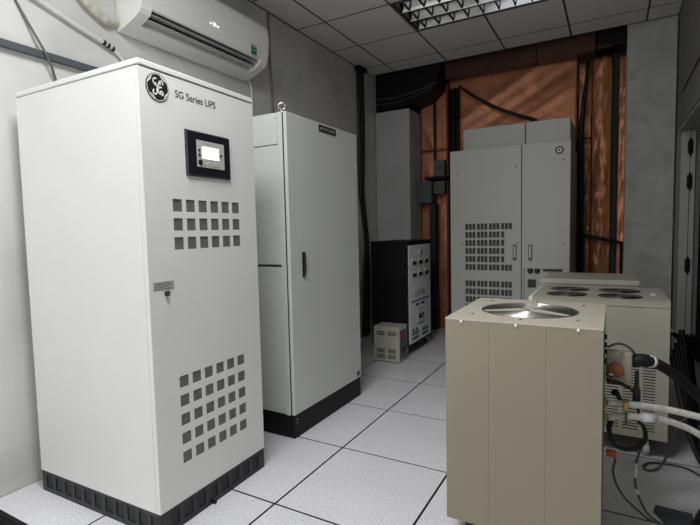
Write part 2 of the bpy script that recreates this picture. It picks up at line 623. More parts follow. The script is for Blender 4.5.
# header and opening fills, shade put into their dark colours
t = thing('foil_header', 'foil wrapped header across the top of copper wall, shade painted in as brown', 'header', (-0.9, 5.28, 2.86))  # copper foil darkened to brown for the shade below the ceiling edge
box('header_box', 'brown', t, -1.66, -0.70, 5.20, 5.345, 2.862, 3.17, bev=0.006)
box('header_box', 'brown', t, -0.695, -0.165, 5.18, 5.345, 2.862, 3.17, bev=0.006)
t = thing('opening_shade', 'black sheet painting the shade in the opening over the grey corner pier', 'duct', (-2.05, 5.2, 2.6))  # black fill painting the unlit depth of the opening above the pier
G().prism([(-2.45, 2.585), (-2.10, 2.60), (-1.86, 2.66), (-1.72, 2.78), (-1.67, 2.95), (-1.67, 3.2), (-2.45, 3.2)],
          lambda a, b: (a, 5.07, b), lambda a, b: (a, 5.40, b)).build('shade_sheet', 'black', t)
G().tube([(-2.44, 5.055, 2.72), (-2.2, 5.05, 2.705), (-1.95, 5.05, 2.735), (-1.72, 5.06, 2.80)], 0.006, n=8).build('edge_wire', 'cablegrey', t)
G().tube([(-2.43, 5.055, 2.66), (-2.2, 5.05, 2.65), (-1.98, 5.05, 2.68), (-1.75, 5.06, 2.76)], 0.005, n=8).build('edge_wire', 'cablegrey', t)
t = thing('gap_shade_box', 'black box painting the shade in the gap above copper strip beside column', 'duct', (-0.03, 5.3, 2.88))  # black fill painting the unlit void above the strip
box('black_body', 'black', t, -0.155, 0.088, 5.16, 5.40, 2.875, 3.2, bev=0.005)
box('brown_lip', 'brown', t, -0.155, -0.03, 5.145, 5.16, 2.865, 2.885)

# door and wall strip on the right
dr = thing('door_1', None, None, (0.56, 4.9, 0))
tag(dr, kind='structure')
box('door_jamb', 'door', dr, 0.500, 0.563, DY1 - 0.030, DY1 - 0.002, 0.0, DZ - 0.012, bev=0.002)
box('door_jamb', 'door', dr, 0.567, 0.604, DY1 - 0.024, DY1 - 0.002, 0.0, DZ - 0.012, bev=0.002)
box('door_gasket', 'seam', dr, 0.563, 0.567, DY1 - 0.018, DY1 - 0.002, 0.0, DZ - 0.012)
box('door_head', 'door', dr, 0.478, 0.63, DY0 + 0.03, DY1 - 0.032, DZ - 0.022, DZ - 0.002, bev=0.002)
lf = box('door_leaf', 'black', dr, 0.645, 1.55, DY1 - 0.06, DY1 - 0.02, 0.01, DZ - 0.02, bev=0.003)
G().tube([(1.46, DY1 - 0.06, 1.0), (1.46, DY1 - 0.11, 1.0), (1.36, DY1 - 0.11, 1.0)], 0.009, n=8, sub=1).build('door_handle', 'chrome', lf)
for z in (1.84, 1.55, 0.835):
    hb = box('hinge', 'black', dr, 0.546, 0.584, DY1 - 0.036, DY1 - 0.030, z - 0.055, z + 0.055, bev=0.002)
    G().cyl((0.565, DY1 - 0.040, z - 0.075), (0.565, DY1 - 0.040, z + 0.075), 0.008, n=10).build('hinge_pin', 'black', hb)
t = tag(box('trim_1', 'seam', None, XR - 0.006, XR - 0.0005, 4.957, 5.048, 0.0, 2.96), kind='structure')
tag(G().tube([(XR - 0.006, 5.03, 2.30), (XR - 0.008, 4.6, 2.24), (XR - 0.006, 4.0, 2.245), (XR - 0.006, 3.2, 2.25)], 0.005, n=8).build('wall_cable', 'cable'),
    'thin black cable along the dark right wall above the steel door', 'cable')

# ------------------------------------------------------------------ ceiling lights
def ceiling_light(LY0, LY1, lit, label):
    t = thing('ceiling_light', label, 'ceiling light', (-0.965, (LY0 + LY1) / 2, ZC))
    gq = G()
    gq.box(LX0, LX1, LY0, LY1, ZC + 0.098, ZC + 0.104)
    gq.box(LX0, LX0 + 0.004, LY0, LY1, ZC, ZC + 0.1)
    gq.box(LX1 - 0.004, LX1, LY0, LY1, ZC, ZC + 0.1)
    gq.box(LX0, LX1, LY0, LY0 + 0.004, ZC, ZC + 0.1)
    gq.box(LX0, LX1, LY1 - 0.004, LY1, ZC, ZC + 0.1)
    gq.build('housing', 'white', t)
    gq = G()
    gq.box(LX0, LX1, LY0, LY0 + 0.02, ZC - 0.004, ZC + 0.001)
    gq.box(LX0, LX1, LY1 - 0.02, LY1, ZC - 0.004, ZC + 0.001)
    gq.box(LX0, LX0 + 0.02, LY0 + 0.02, LY1 - 0.02, ZC - 0.004, ZC + 0.001)
    gq.box(LX1 - 0.02, LX1, LY0 + 0.02, LY1 - 0.02, ZC - 0.004, ZC + 0.001)
    gq.build('trim_frame', 'tbar', t)
    for k in range(3):
        y0 = LY0 + 0.02 + k * 0.187
        y1 = y0 + 0.187
        ym = (y0 + y1) / 2
        # parabolic reflector
        prof = []
        for q in range(13):
            s_ = -1 + 2 * q / 12
            prof.append((ym + s_ * 0.086, ZC + 0.002 + 0.088 * (1 - abs(s_) ** 2.2)))
        gq = G()
        rows = [[gq.bm.verts.new((x, p[0], p[1])) for p in prof] for x in (LX0 + 0.02, LX1 - 0.02)]
        for i in range(12):
            f = gq.bm.faces.new((rows[0][i], rows[0][i + 1], rows[1][i + 1], rows[1][i]))
            f.smooth = True
        rf = gq.build('reflector', 'reflector', t)
        G().box(LX0 + 0.02, LX1 - 0.02, y0 - 0.004, y0 + 0.006, ZC - 0.002, ZC + 0.006).build('spine', 'seam', t)
        G().cyl((LX0 + 0.05, ym, ZC + 0.062), (LX1 - 0.05, ym, ZC + 0.062), 0.013, n=14).build('lamp_tube', 'lit_tube' if lit else 'tube', t)
        first = None
        for b in range(9):
            x = LX0 + 0.09 + b * 0.1275
            if first is None:
                # V-shaped cross blade
                first = G().prism([(-0.0035, 0.0), (0.0035, 0.0), (0.001, 0.024), (-0.001, 0.024)],
                                  lambda a, b_: (a, -0.080, b_), lambda a, b_: (a, 0.080, b_)).build('louvre_blade', 'tbar', None)
                first.parent = rf
                first.location = Vector((x, ym, ZC + 0.001)) - t.location
            else:
                o = first.copy()
                COL.objects.link(o)
                o.location = Vector((x, ym, ZC + 0.001)) - t.location
    if lit:
        lamp = area('lamp_light', (-0.965, (LY0 + LY1) / 2, ZC - 0.006), (-0.965, (LY0 + LY1) / 2, 0), LX1 - LX0 - 0.06, LY1 - LY0 - 0.06,
                    LAMP_POWER, (1.0, 1.0, 1.0), LAMP_SPREAD)
        lamp.location = lamp.location - t.location
        lamp.parent = t


ceiling_light(3.51, 4.11, False, 'unlit recessed three-bay louvre light in the far part of the ceiling')
ceiling_light(0.51, 1.11, True, 'lit recessed three-bay louvre light in the near part of the ceiling')

# ------------------------------------------------------------------ air conditioner
t = thing('air_conditioner', 'white wall-mounted split air conditioner above the white cabinet', 'air conditioner', (-2.45, 2.27, 2.34))
prof = [(-2.455, 2.345), (-2.43, 2.348), (-2.35, 2.372), (-2.29, 2.395), (-2.262, 2.41)]
slot_in = [(-2.275, 2.425), (-2.32, 2.44), (-2.30, 2.475), (-2.262, 2.462)]
front = [(-2.236, 2.455), (-2.222, 2.50), (-2.217, 2.60), (-2.222, 2.67), (-2.245, 2.70), (-2.30, 2.712), (-2.455, 2.715)]
AY0, AY1 = 1.745, 2.80
# left and right end caps (full outline) and the body between them with the outlet recess
full = prof + [(-2.245, 2.43)] + front


def sect(poly, ya, yb, name, m, smooth=False):
    return G().prism(poly, lambda a, b: (a, ya, b), lambda a, b: (a, yb, b), smooth).build(name, m, t)


sect(full, AY0, AY0 + 0.07, 'end_cover', 'ac')
sect(full, AY1 - 0.07, AY1, 'end_cover', 'ac')
low = [(-2.455, 2.345), (-2.43, 2.348), (-2.35, 2.372), (-2.342, 2.3755), (-2.36, 2.47), (-2.455, 2.47)]
sect(low, AY0 + 0.07, AY1 - 0.07, 'lower_body', 'ac')
up = [(-2.455, 2.47), (-2.30, 2.475), (-2.252, 2.440), (-2.240, 2.447)] + front[1:]
sect(up, AY0 + 0.07, AY1 - 0.07, 'front_panel', 'ac')
box('outlet', 'void', t, -2.356, -2.348, AY0 + 0.07, AY1 - 0.07, 2.385, 2.474)
for (xa, za, xb, zb) in ((-2.335, 2.400, -2.288, 2.402), (-2.315, 2.432, -2.262, 2.424)):
    G().prism([(xa, za), (xa, za + 0.004), (xb, zb + 0.003), (xb, zb)], lambda a, b: (a, AY0 + 0.08, b), lambda a, b: (a, AY1 - 0.08, b)).build('flap', 'greyplas', t)
for k in range(11):
    y = AY0 + 0.11 + k * 0.083
    box('outlet_vane', 'cablegrey', t, -2.345, -2.305, y, y + 0.003, 2.405, 2.455)
text('display_digits', '26', t, 'led', (-2.2185, 2.25, 2.508), (0, 1, 0), (0, 0, 1), 0.024, 0.03, lift=0.001)
for y in (2.232, 2.296):
    G().cyl((-2.220, y, 2.516), (-2.2165, y, 2.516), 0.005, n=10).build('display_lamp', 'led', t)
lb = box('energy_label', 'green', t, -2.223, -2.2165, 2.612, 2.662, 2.452, 2.512)
box('label_print', 'greyplas', lb, -2.2165, -2.2158, 2.627, 2.655, 2.474, 2.484)
box('label_print', 'white', lb, -2.2165, -2.2158, 2.617, 2.657, 2.499, 2.505)
G().tube([(-2.443, 2.785, 2.40), (-2.442, 2.845, 2.33), (-2.443, 2.86, 2.22), (-2.446, 2.86, 2.0), (-2.446, 2.86, 0.9), (-2.446, 2.86, 0.02)], 0.009, n=10).build('power_cord', 'pvc', t)
tag(G().tube([(-2.44, 1.735, 2.39), (-2.425, 1.66, 2.372), (-2.425, 1.59, 2.402), (-2.42, 1.53, 2.44), (-2.425, 1.44, 2.54), (-2.43, 1.35, 2.72), (-2.43, 1.30, 2.965)],
             lambda q: 0.021 + 0.0012 * math.sin(q * 45), n=12, sub=10).build('insulated_pipe', 'insul'),
    'cream foam-wrapped pipe curving up from the air conditioner', 'pipe')
t = thing('drain_pipe', 'white plastic drain pipe sloping down the left wall with black tape', 'pipe', (-2.435, 1.5, 2.28))
G().tube([(-2.44, 1.20, 2.375), (-2.437, 1.319, 2.344), (-2.437, 1.421, 2.314), (-2.437, 1.52, 2.284), (-2.437, 1.651, 2.250)], 0.012, n=12).build('pipe_run', 'pvc', t)
G().tube([(-2.437, 1.648, 2.252), (-2.437, 1.70, 2.235), (-2.437, 1.755, 2.195), (-2.438, 1.78, 2.14), (-2.438, 1.785, 2.115)], 0.012, n=12).build('pipe_elbow', 'pvc', t)
for a in (1.648, 1.672, 1.698):
    z = 2.251 - (a - 1.648) * 0.33
    G().cyl((-2.437, a - 0.007, z + 0.002), (-2.437, a + 0.007, z - 0.002), 0.0145, n=14).build('tape', 'rubber', t)
t = thing('cable_trunking', 'dark grey cable trunking running level along the left wall', 'trunking', (-2.45, 1.3, 2.08))
box('trunking_body', 'tray', t, -2.459, -2.432, 0.2, 1.72, 2.072, 2.102, bev=0.003)
box('trunking_lid', 'tray', t, -2.432, -2.427, 0.2, 1.72, 2.070, 2.104, bev=0.002)
tag(G().tube([(-2.452, 1.10, 2.62), (-2.452, 1.20, 2.36), (-2.452, 1.245, 2.27), (-2.418, 1.31, 2.12), (-2.418, 1.345, 2.05), (-2.45, 1.40, 1.94), (-2.452, 1.5, 1.7)], 0.006, n=8).build('wall_wire', 'cablegrey'),
    'thin grey wire crossing the trunking on the left wall', 'wire')
tag(G().tube([(-2.453, 3.10, 2.965), (-2.453, 3.105, 2.6), (-2.453, 3.12, 2.2), (-2.453, 3.12, 1.0), (-2.453, 3.12, 0.0)], 0.011, n=8).build('brown_conduit', 'brownstrip'),
    'thin brown conduit straight down the left wall behind the grey cabinet', 'conduit')
t = thing('cable_bundle', 'thick black cable bundle down the left wall by the far corner', 'cables', (-2.42, 4.66, 2.9))
for k, (dy, dx, r) in enumerate(((0.0, 0.0, 0.022), (0.05, 0.005, 0.024), (0.095, 0.0, 0.018))):
    G().tube([(-2.432 + dx, 4.60 + dy, 2.968), (-2.432 + dx, 4.605 + dy, 2.4), (-2.432 + dx, 4.60 + dy * 0.8, 1.9), (-2.43 + dx, 4.60 + dy * 0.6, 1.6),
              (-2.43 + dx, 4.66 + dy * 0.5, 1.3), (-2.43 + dx, 4.70 + dy * 0.5, 1.05), (-2.43 + dx, 4.66 + dy, 0.5), (-2.43 + dx, 4.62 + dy, 0.0)], r, n=10).build('cable', 'cable', t)
box('cable_gland', 'black', t, -2.459, -2.39, 4.56, 4.74, 2.93, 2.970, bev=0.004)

# ------------------------------------------------------------------ white cabinet (front left)
UX0, UX1, UY0, UY1, UZ0, UZ1 = -2.348, -1.527, 1.160, 1.799, 0.098, 1.850
t = thing('power_cabinet', 'tall white power cabinet with black round emblem and lit display', 'cabinet', (UX1, UY0, 0))
UPS = t
box('body', 'ups', t, UX0 + 0.003, UX1 - 0.020, UY0 + 0.003, UY1 - 0.003, UZ0, UZ1 - 0.024)
box('side_panel', 'ups', t, UX0, UX1 - 0.026, UY0, UY0 + 0.004, UZ0 + 0.002, UZ1 - 0.026, bev=0.0012)
box('corner_post', 'ups', t, UX1 - 0.0235, UX1 - 0.0017, UY0, UY0 + 0.012, UZ0 + 0.002, UZ1 - 0.026, bev=0.002)
box('lid', 'ups', t, UX0 - 0.002, UX1 + 0.002, UY0 - 0.002, UY1 + 0.002, UZ1 - 0.022, UZ1, bev=0.003)
box('lid_gap', 'seam', t, UX0 + 0.006, UX1 - 0.006, UY0 + 0.006, UY1 - 0.006, UZ1 - 0.027, UZ1 - 0.021)
rects = []
for r in range(3):
    for c in range(6):
        y0, z0 = 1.291 + c * 0.0680, 1.138 + r * 0.0765
        rects.append((y0, y0 + 0.047, z0, z0 + 0.050))
for r in range(5):
    for c in range(6):
        y0, z0 = 1.283 + c * 0.0688, 0.255 + r * 0.0795
        rects.append((y0, y0 + 0.047, z0, z0 + 0.047))
G().holes(UY0 + 0.0005, UY1, UZ0 + 0.004, UZ1 - 0.028, rects, lambda a, b, d: (UX1 + d, a, b), 0.0016).build('door', 'ups', t)
box('vent_mesh', 'mesh', t, UX1 - 0.006, UX1 - 0.004, 1.27, 1.70, 1.12, 1.36)
box('vent_mesh', 'mesh', t, UX1 - 0.006, UX1 - 0.004, 1.265, 1.70, 0.24, 0.64)
# plinth with stamped cells on the two visible faces
pl = box('plinth', 'cell', t, UX0 + 0.006, UX1 - 0.006, UY0 + 0.006, UY1 - 0.006, 0.004, UZ0)
cells = [(UX0 + 0.035 + k * 0.0725, UX0 + 0.035 + k * 0.0725 + 0.050, 0.024, 0.084) for k in range(11)]
G().holes(UX0 + 0.002, UX1 - 0.002, 0.0, UZ0, cells, lambda a, b, d: (a, UY0 + 0.002 - d, b), 0.0035).build('plinth_side', 'plinth', t)
cells = [(UY0 + 0.045 + k * 0.0715, UY0 + 0.045 + k * 0.0715 + 0.048, 0.024, 0.084) for k in range(8)]
G().holes(UY0 + 0.002, UY1 - 0.002, 0.0, UZ0, cells, lambda a, b, d: (UX1 - 0.002 + d, a, b), 0.0035).build('plinth_front', 'plinth', t)
for y in (1.44,):
    G().cyl((UX1 - 0.004, y, 0.008), (UX1 + 0.012, y, 0.008), 0.008, n=12).build('levelling_bolt', 'black', t)


# emblem: dark disc, silver ring and looped script
def emblem(parent, cy, cz, R, f, full=True):
    em = G().lathe(f(0, 0, 0), f(0, 0, 1) - f(0, 0, 0), [(R, 0.0), (R, 0.0022), (R * 0.985, 0.003)], n=48).build('emblem', 'ink', parent)
    gq = G()
    N = 64
    for k in range(N):
        a0, a1 = 2 * PI * k / N, 2 * PI * (k + 1) / N
        c = [f(R * r * math.cos(a), R * r * math.sin(a), 0.0034) for r, a in ((0.90, a0), (0.945, a0), (0.945, a1), (0.90, a1))]
        gq.bm.faces.new([gq.bm.verts.new(p) for p in c])
    gq.build('emblem_ring', 'white', em, norm=False)
    gq = G()
    if full:
        # four rim curls
        for q in range(4):
            a0 = PI / 4 + 0.55 + q * PI / 2
            pts = []
            for k in range(12):
                u = k / 11
                a = a0 - 0.75 * u
                r = 0.89 - 0.13 * math.sin(PI * min(1, u * 1.1)) * (0.35 + 0.65 * u)
                pts.append((R * r * math.cos(a), R * r * math.sin(a)))
            gq.ribbon(pts, lambda u: R * (0.02 + 0.085 * math.sin(PI * u)), lambda a, b, d: f(a, b, d), 0.0036)
        # two looped script letters, tall left one and hooked right one, joined by a low bar
        def curl(cx, cy, r0, r1, a0, a1, n=20):
            return [(cx + (r0 + (r1 - r0) * k / n) * math.cos(math.radians(a0 + (a1 - a0) * k / n)),
                     cy + (r0 + (r1 - r0) * k / n) * math.sin(math.radians(a0 + (a1 - a0) * k / n))) for k in range(n + 1)]
        strokes = [
            curl(-0.22, 0.33, 0.10, 0.25, 330, 60)[::-1],
            curl(-0.26, -0.06, 0.17, 0.26, 100, -20) + [(0.03, 0.10), (0.10, 0.36)],
            [(-0.02, 0.02), (-0.10, -0.20)] + curl(-0.28, -0.36, 0.20, 0.13, 10, -250),
            curl(0.27, 0.32, 0.09, 0.20, 250, -30)[::-1] + curl(0.25, 0.17, 0.16, 0.20, 90, 250),
            [(0.22, 0.04), (0.36, 0.03)],
            curl(0.24, -0.20, 0.22, 0.24, 95, 290) + curl(0.30, -0.36, 0.17, 0.08, -60, 230),
        ]
        for st_ in strokes:
            gq.ribbon([(R * x * 0.98, R * (y + 0.02) * 1.02) for x, y in st_], R * 0.105, lambda a, b, d: f(a, b, d), 0.0037)
    else:
        for rr in (0.42,):
            for k in range(24):
                a0, a1 = 2 * PI * k / 24, 2 * PI * (k + 1) / 24
                c = [f(R * r * math.cos(a), R * r * math.sin(a), 0.0036) for r, a in ((rr - 0.13, a0), (rr + 0.10, a0), (rr + 0.10, a1), (rr - 0.13, a1))]
                gq.bm.faces.new([gq.bm.verts.new(p) for p in c])
    gq.build('emblem_script', 'white', em, norm=False)


emblem(t, 0, 0, 0.053, lambda a, b, d: Vector((UX1 + d, 1.243 + a, 1.762 + b)))
text('lettering', 'SG Series UPS', t, 'ink', (UX1, 1.328, 1.745), (0, 1, 0), (0, 0, 1), 0.030, 0.222)
# control panel
pn = G().prism([(1.366, 1.440), (1.622, 1.440), (1.622, 1.630), (1.366, 1.630)],
               lambda a, b: (UX1, a, b),
               lambda a, b: (UX1 + 0.012, a + (0.005 if a < 1.5 else -0.006), b + (0.006 if b < 1.5 else -0.006))).build('control_panel', 'navy', t)
box('keypad_plate', 'silver', pn, UX1 + 0.0115, UX1 + 0.0135, 1.418, 1.578, 1.481, 1.592)
box('screen', 'screen', pn, UX1 + 0.0134, UX1 + 0.0148, 1.447, 1.544, 1.518, 1.568)
for k in range(5):
    box('key', 'greyplas', pn, UX1 + 0.0134, UX1 + 0.0155, 1.452 + k * 0.020, 1.466 + k * 0.020, 1.490, 1.503, bev=0.001)
for (y, z) in ((1.430, 1.550), (1.430, 1.530), (1.556, 1.540)):
    G().cyl((UX1 + 0.0130, y, z), (UX1 + 0.0160, y, z), 0.006, n=12).build('indicator', 'seam', pn)
G().cyl((UX1 + 0.0130, 1.433, 1.500), (UX1 + 0.0180, 1.433, 1.500), 0.011, n=14).build('power_button', 'ink', pn)
box('print_line', 'greyplas', pn, UX1 + 0.0134, UX1 + 0.0138, 1.45, 1.55, 1.577, 1.584)
st = box('data_label', 'greyplas', t, UX1, UX1 + 0.0008, 1.178, 1.278, 0.982, 1.017)
for k in range(4):
    box('label_print', 'cablegrey', st, UX1 + 0.0008, UX1 + 0.0011, 1.184, 1.272 - 0.012 * (k % 2), 0.987 + k * 0.0075, 0.9895 + k * 0.0075)
lk = G().lathe((UX1, 1.240, 0.968), (1, 0, 0), [(0.011, 0), (0.011, 0.006), (0.009, 0.012)], n=16).build('lock', 'ink', t)
G().cyl((UX1 + 0.012, 1.240, 0.968), (UX1 + 0.013, 1.240, 0.968), 0.004, n=10).build('keyhole', 'chrome', lk)

UPS.rotation_euler = (0, 0, 0.019)          # stands very slightly askew

# ------------------------------------------------------------------ grey cabinet (second)
KX0, KX1, KY0, KY1, KZ0, KZ1 = -2.30, -1.580, 2.122, 2.942, 0.135, 1.866
t = thing('battery_cabinet', 'tall grey single-door cabinet with black nameplate and lifting eye', 'cabinet', (-1.94, 2.53, 0))
box('body', 'cab', t, KX0, KX1 - 0.032, KY0 + 0.010, KY1, KZ0, KZ1, bev=0.003)
box('side_frame', 'cab', t, KX1 - 0.062, KX1 - 0.030, KY0, KY0 + 0.03, KZ0, KZ1, bev=0.003)
box('door_gasket', 'seam', t, KX1 - 0.031, KX1 - 0.022, KY0 + 0.006, KY1 - 0.004, KZ0 + 0.006, KZ1 - 0.006)
box('door', 'cab', t, KX1 - 0.022, KX1, KY0 + 0.002, KY1, KZ0 + 0.003, KZ1 - 0.002, bev=0.004)
box('top_side_panel', 'cab', t, KX0 + 0.002, KX1 - 0.064, KY0 + 0.001, KY0 + 0.012, 1.690, KZ1 - 0.002, bev=0.002)
box('side_panel', 'cab', t, KX0 + 0.002, KX1 - 0.064, KY0 + 0.004, KY0 + 0.013, 1.012, 1.686, bev=0.002)
box('side_panel', 'cab', t, KX0 + 0.002, KX1 - 0.064, KY0 + 0.004, KY0 + 0.013, KZ0 + 0.004, 0.998, bev=0.002)
box('side_gap', 'seam', t, KX0 + 0.002, KX1 - 0.06, KY0 + 0.008, KY0 + 0.0125, 0.996, 1.014)
pl = box('plinth', 'black', t, KX0 + 0.004, KX1 - 0.006, KY0 + 0.006, KY1 - 0.004, 0.0, KZ0, bev=0.002)
for (a, z) in ((KX1 - 0.11, 0.972), (KX1 - 0.11, 1.038), (KX1 - 0.075, 1.835), (KX1 - 0.075, 0.168), (KX1 - 0.135, 0.54), (KX1 - 0.135, 0.61), (KX1 - 0.135, 1.32), (KX1 - 0.135, 1.38)):
    G().lathe((a, KY0 + 0.004, z), (0, -1, 0), [(0.005, -0.004), (0.005, 0.003), (0.003, 0.0045)], n=10).build('screw', 'chrome', t)
for y, z in ((KY0 + 0.03, 0.11), (KY0 + 0.03, 0.09)):
    G().lathe((KX1 - 0.007, y, z), (1, 0, 0), [(0.004, 0.0), (0.004, 0.003), (0.003, 0.004)], n=10).build('screw', 'chrome', pl)
eb = G().lathe((KX1 - 0.045, KY0 + 0.03, KZ1), (0, 0, 1), [(0.014, 0), (0.014, 0.006), (0.008, 0.008), (0.007, 0.018)], n=16)
eb.torus((KX1 - 0.045, KY0 + 0.03, KZ1 + 0.034), (0.62, -0.78, 0), 0.019, 0.0045, n=28, k=8)
tag(eb.build('lifting_eye', 'chrome', t), 'bare steel lifting eye bolt')
hd = box('handle', 'black', t, KX1, KX1 + 0.006, 2.238, 2.272, 0.930, 1.078, bev=0.003)
box('handle_lever', 'plinth', hd, KX1 + 0.006, KX1 + 0.014, 2.246, 2.264, 0.952, 1.066, bev=0.003)
G().cyl((KX1 + 0.006, 2.255, 0.942), (KX1 + 0.010, 2.255, 0.942), 0.006, n=10).build('handle_lock', 'chrome', hd)
npz = box('nameplate', 'ink', t, KX1, KX1 + 0.003, 2.456, 2.656, 1.810, 1.852)
text('lettering', 'BATTERY CABINET', npz, 'greyplas', (KX1 + 0.003, 2.468, 1.822), (0, 1, 0), (0, 0, 1), 0.017, 0.176)
ws = box('warning_label', 'greyplas', t, KX1, KX1 + 0.001, 2.872, 2.920, 0.150, 0.198)
box('label_print', 'ink', ws, KX1 + 0.001, KX1 + 0.0014, 2.880, 2.912, 0.160, 0.186)

# ------------------------------------------------------------------ black stabiliser cabinet
SX0, SX1, SY0, SY1, SZ0, SZ1 = -2.02, -1.65, 4.00, 4.66, 0.085, 1.075
t = thing('stabilizer_cabinet', 'black floor cabinet on castors with white meter panel', 'voltage stabilizer', (-1.84, 4.33, 0))
box('body', 'black', t, SX0, SX1, SY0, SY1, SZ0, SZ1, bev=0.004)
G().holes(SX0 - 0.004, SX1 + 0.006, SY0 - 0.004, SY1 + 0.004, [], lambda a, b, d: (a, b, SZ1 + 0.012 + d), 0.014).build('top_cover', 'black', t)
PX = SX1 + 0.004
box('front_panel', 'panelwhite', t, SX1 - 0.001, PX, SY0 + 0.035, SY1 - 0.035, 0.110, 1.045, bev=0.001)


def fp(name, m, par, y0, y1, z0, z1, d=0.002, bev=0.0):
    return box(name, m, par, PX, PX + d, y0, y1, z0, z1, bev=bev)


yc = 4.335
kn = G().lathe((PX, yc + 0.0, 0.975), (1, 0, 0), [(0.026, 0), (0.026, 0.008), (0.022, 0.014)], n=20).build('selector_knob', 'greyplas', t)
box('knob_mark', 'ink', kn, PX + 0.0135, PX + 0.016, yc - 0.002, yc + 0.024, 0.955, 0.995)
for r in range(2):
    for c in range(3):
        y0, z0 = SY0 + 0.11 + c * 0.165, 0.855 - r * 0.115
        mt = fp('meter', 'greyplas', t, y0, y0 + 0.115, z0, z0 + 0.075, 0.008, 0.001)
        box('meter_dial', 'white', mt, PX + 0.008, PX + 0.0092, y0 + 0.008, y0 + 0.107, z0 + 0.038, z0 + 0.070)
        box('meter_cover', 'ink', mt, PX + 0.008, PX + 0.0095, y0 + 0.004, y0 + 0.111, z0 + 0.003, z0 + 0.034)
text('lettering', 'LIOA', t, 'red', (PX, yc - 0.135, 0.545), (0, 1, 0), (0, 0, 1), 0.06, 0.27)
fp('print_line', 'blue', t, SY0 + 0.10, SY1 - 0.09, 0.497, 0.512, 0.0006)
fp('print_line', 'blue', t, SY0 + 0.21, SY0 + 0.30, 0.452, 0.478, 0.0006)
fp('print_line', 'blue', t, SY0 + 0.35, SY0 + 0.44, 0.452, 0.478, 0.0006)
br = fp('breaker_plate', 'white', t, yc - 0.10, yc + 0.10, 0.215 + 0.08, 0.42, 0.003)
box('breaker_edge', 'greyplas', br, PX + 0.003, PX + 0.0035, yc - 0.10, yc + 0.10, 0.414, 0.42)
box('breaker', 'ink', br, PX + 0.003, PX + 0.016, yc - 0.055, yc + 0.055, 0.325, 0.365, bev=0.002)
box('breaker_toggle', 'greyplas', br, PX + 0.016, PX + 0.022, yc - 0.02, yc + 0.02, 0.34, 0.352)
fp('slot', 'ink', t, yc - 0.09, yc + 0.07, 0.268, 0.280, 0.001)
for y in (SY0 + 0.11, SY0 + 0.19):
    fp('push_button', 'blue', t, y, y + 0.04, 0.222, 0.245, 0.006, 0.001)
for r in range(2):
    for c in range(2):
        y0, z0 = SY0 + 0.10 + c * 0.27, 0.135 + (1 - r) * 0.045 + 0.0
        vg = fp('vent', 'seam', t, y0, y0 + 0.17, z0, z0 + 0.032, 0.001)
        for k in range(3):
            box('vent_slat', 'greyplas', vg, PX + 0.001, PX + 0.003, y0, y0 + 0.17, z0 + 0.006 + k * 0.010, z0 + 0.009 + k * 0.010)


def caster(par, x, y, r, w, top, mwheel='rubber', ang=0.0, mfork='chrome'):
    c, s_ = math.cos(ang), math.sin(ang)
    wh = G().lathe((x - c * w / 2, y - s_ * w / 2, r), (c, s_, 0), [(r * 0.5, 0), (r * 0.96, 0.001), (r, w * 0.25), (r, w * 0.75), (r * 0.96, w - 0.001), (r * 0.5, w)], n=20).build('castor', mwheel, par)
    gq = G()
    for e in (-1, 1):
        d = e * (w / 2 + 0.002)
        gq.cyl((x + c * d, y + s_ * d, r), (x + c * d * 0.9 + s_ * 0.01, y + s_ * d * 0.9 - c * 0.01, top - 0.006), 0.007, 0.012, n=8)
    gq.cyl((x, y, top - 0.008), (x, y, top), w * 0.9, n=12)
    gq.build('castor_fork', mfork, wh)


for x in (SX0 + 0.06, SX1 - 0.05):
    for y in (SY0 + 0.07, SY1 - 0.06):
        caster(t, x, y, 0.033, 0.026, SZ0)

# ------------------------------------------------------------------ small ivory transformer box
TX0, TX1, TY0, TY1, TZ1 = -1.895, -1.645, 3.785, 3.972, 0.325
t = thing('transformer_box', 'small ivory vented box on floor before the black cabinet', 'transformer', (-1.77, 3.88, 0))
rects = []
for (a, b) in ((0.03, 0.245), (0.14, 0.245), (0.03, 0.085), (0.14, 0.085), (0.03, 0.035), (0.14, 0.035)):
    for k in range(3):
        rects.append((TX0 + a, TX0 + a + 0.08, b + k * 0.013, b + k * 0.013 + 0.008))
G().holes(TX0, TX1, 0.008, TZ1, rects, lambda a, b, d: (a, TY0 - d, b), 0.003).build('front_plate', 'trafo', t)
box('case', 'trafo', t, TX0, TX1, TY0 + 0.012, TY1, 0.008, TZ1, bev=0.003)
box('vent_backing', 'void', t, TX0 + 0.004, TX1 - 0.004, TY0 + 0.003, TY0 + 0.012, 0.012, TZ1 - 0.004)
box('name_strip', 'greyplas', t, TX0 + 0.07, TX0 + 0.17, TY0 - 0.001, TY0, 0.205, 0.218)
G().cyl((TX1 - 0.022, TY0 + 0.001, 0.265), (TX1 - 0.022, TY0 - 0.004, 0.265), 0.006, n=10).build('pilot_lamp', 'ink', t)
sp = box('terminal_plate', 'cablegrey', t, TX1 - 0.001, TX1 + 0.003, TY0 + 0.02, TY1 - 0.02, 0.03, 0.29)
box('terminal_label', 'red', sp, TX1 + 0.003, TX1 + 0.004, TY0 + 0.03, TY1 - 0.07, 0.215, 0.265)
for k in range(2):
    G().cyl((TX1 + 0.003, TY0 + 0.06 + k * 0.06, 0.11), (TX1 + 0.010, TY0 + 0.06 + k * 0.06, 0.11), 0.022, n=14).build('socket', 'ink', sp)
for x in (TX0 + 0.03, TX1 - 0.03):
    for y in (TY0 + 0.03, TY1 - 0.03):
        G().cyl((x, y, 0), (x, y, 0.009), 0.012, n=10).build('foot', 'rubber', t)

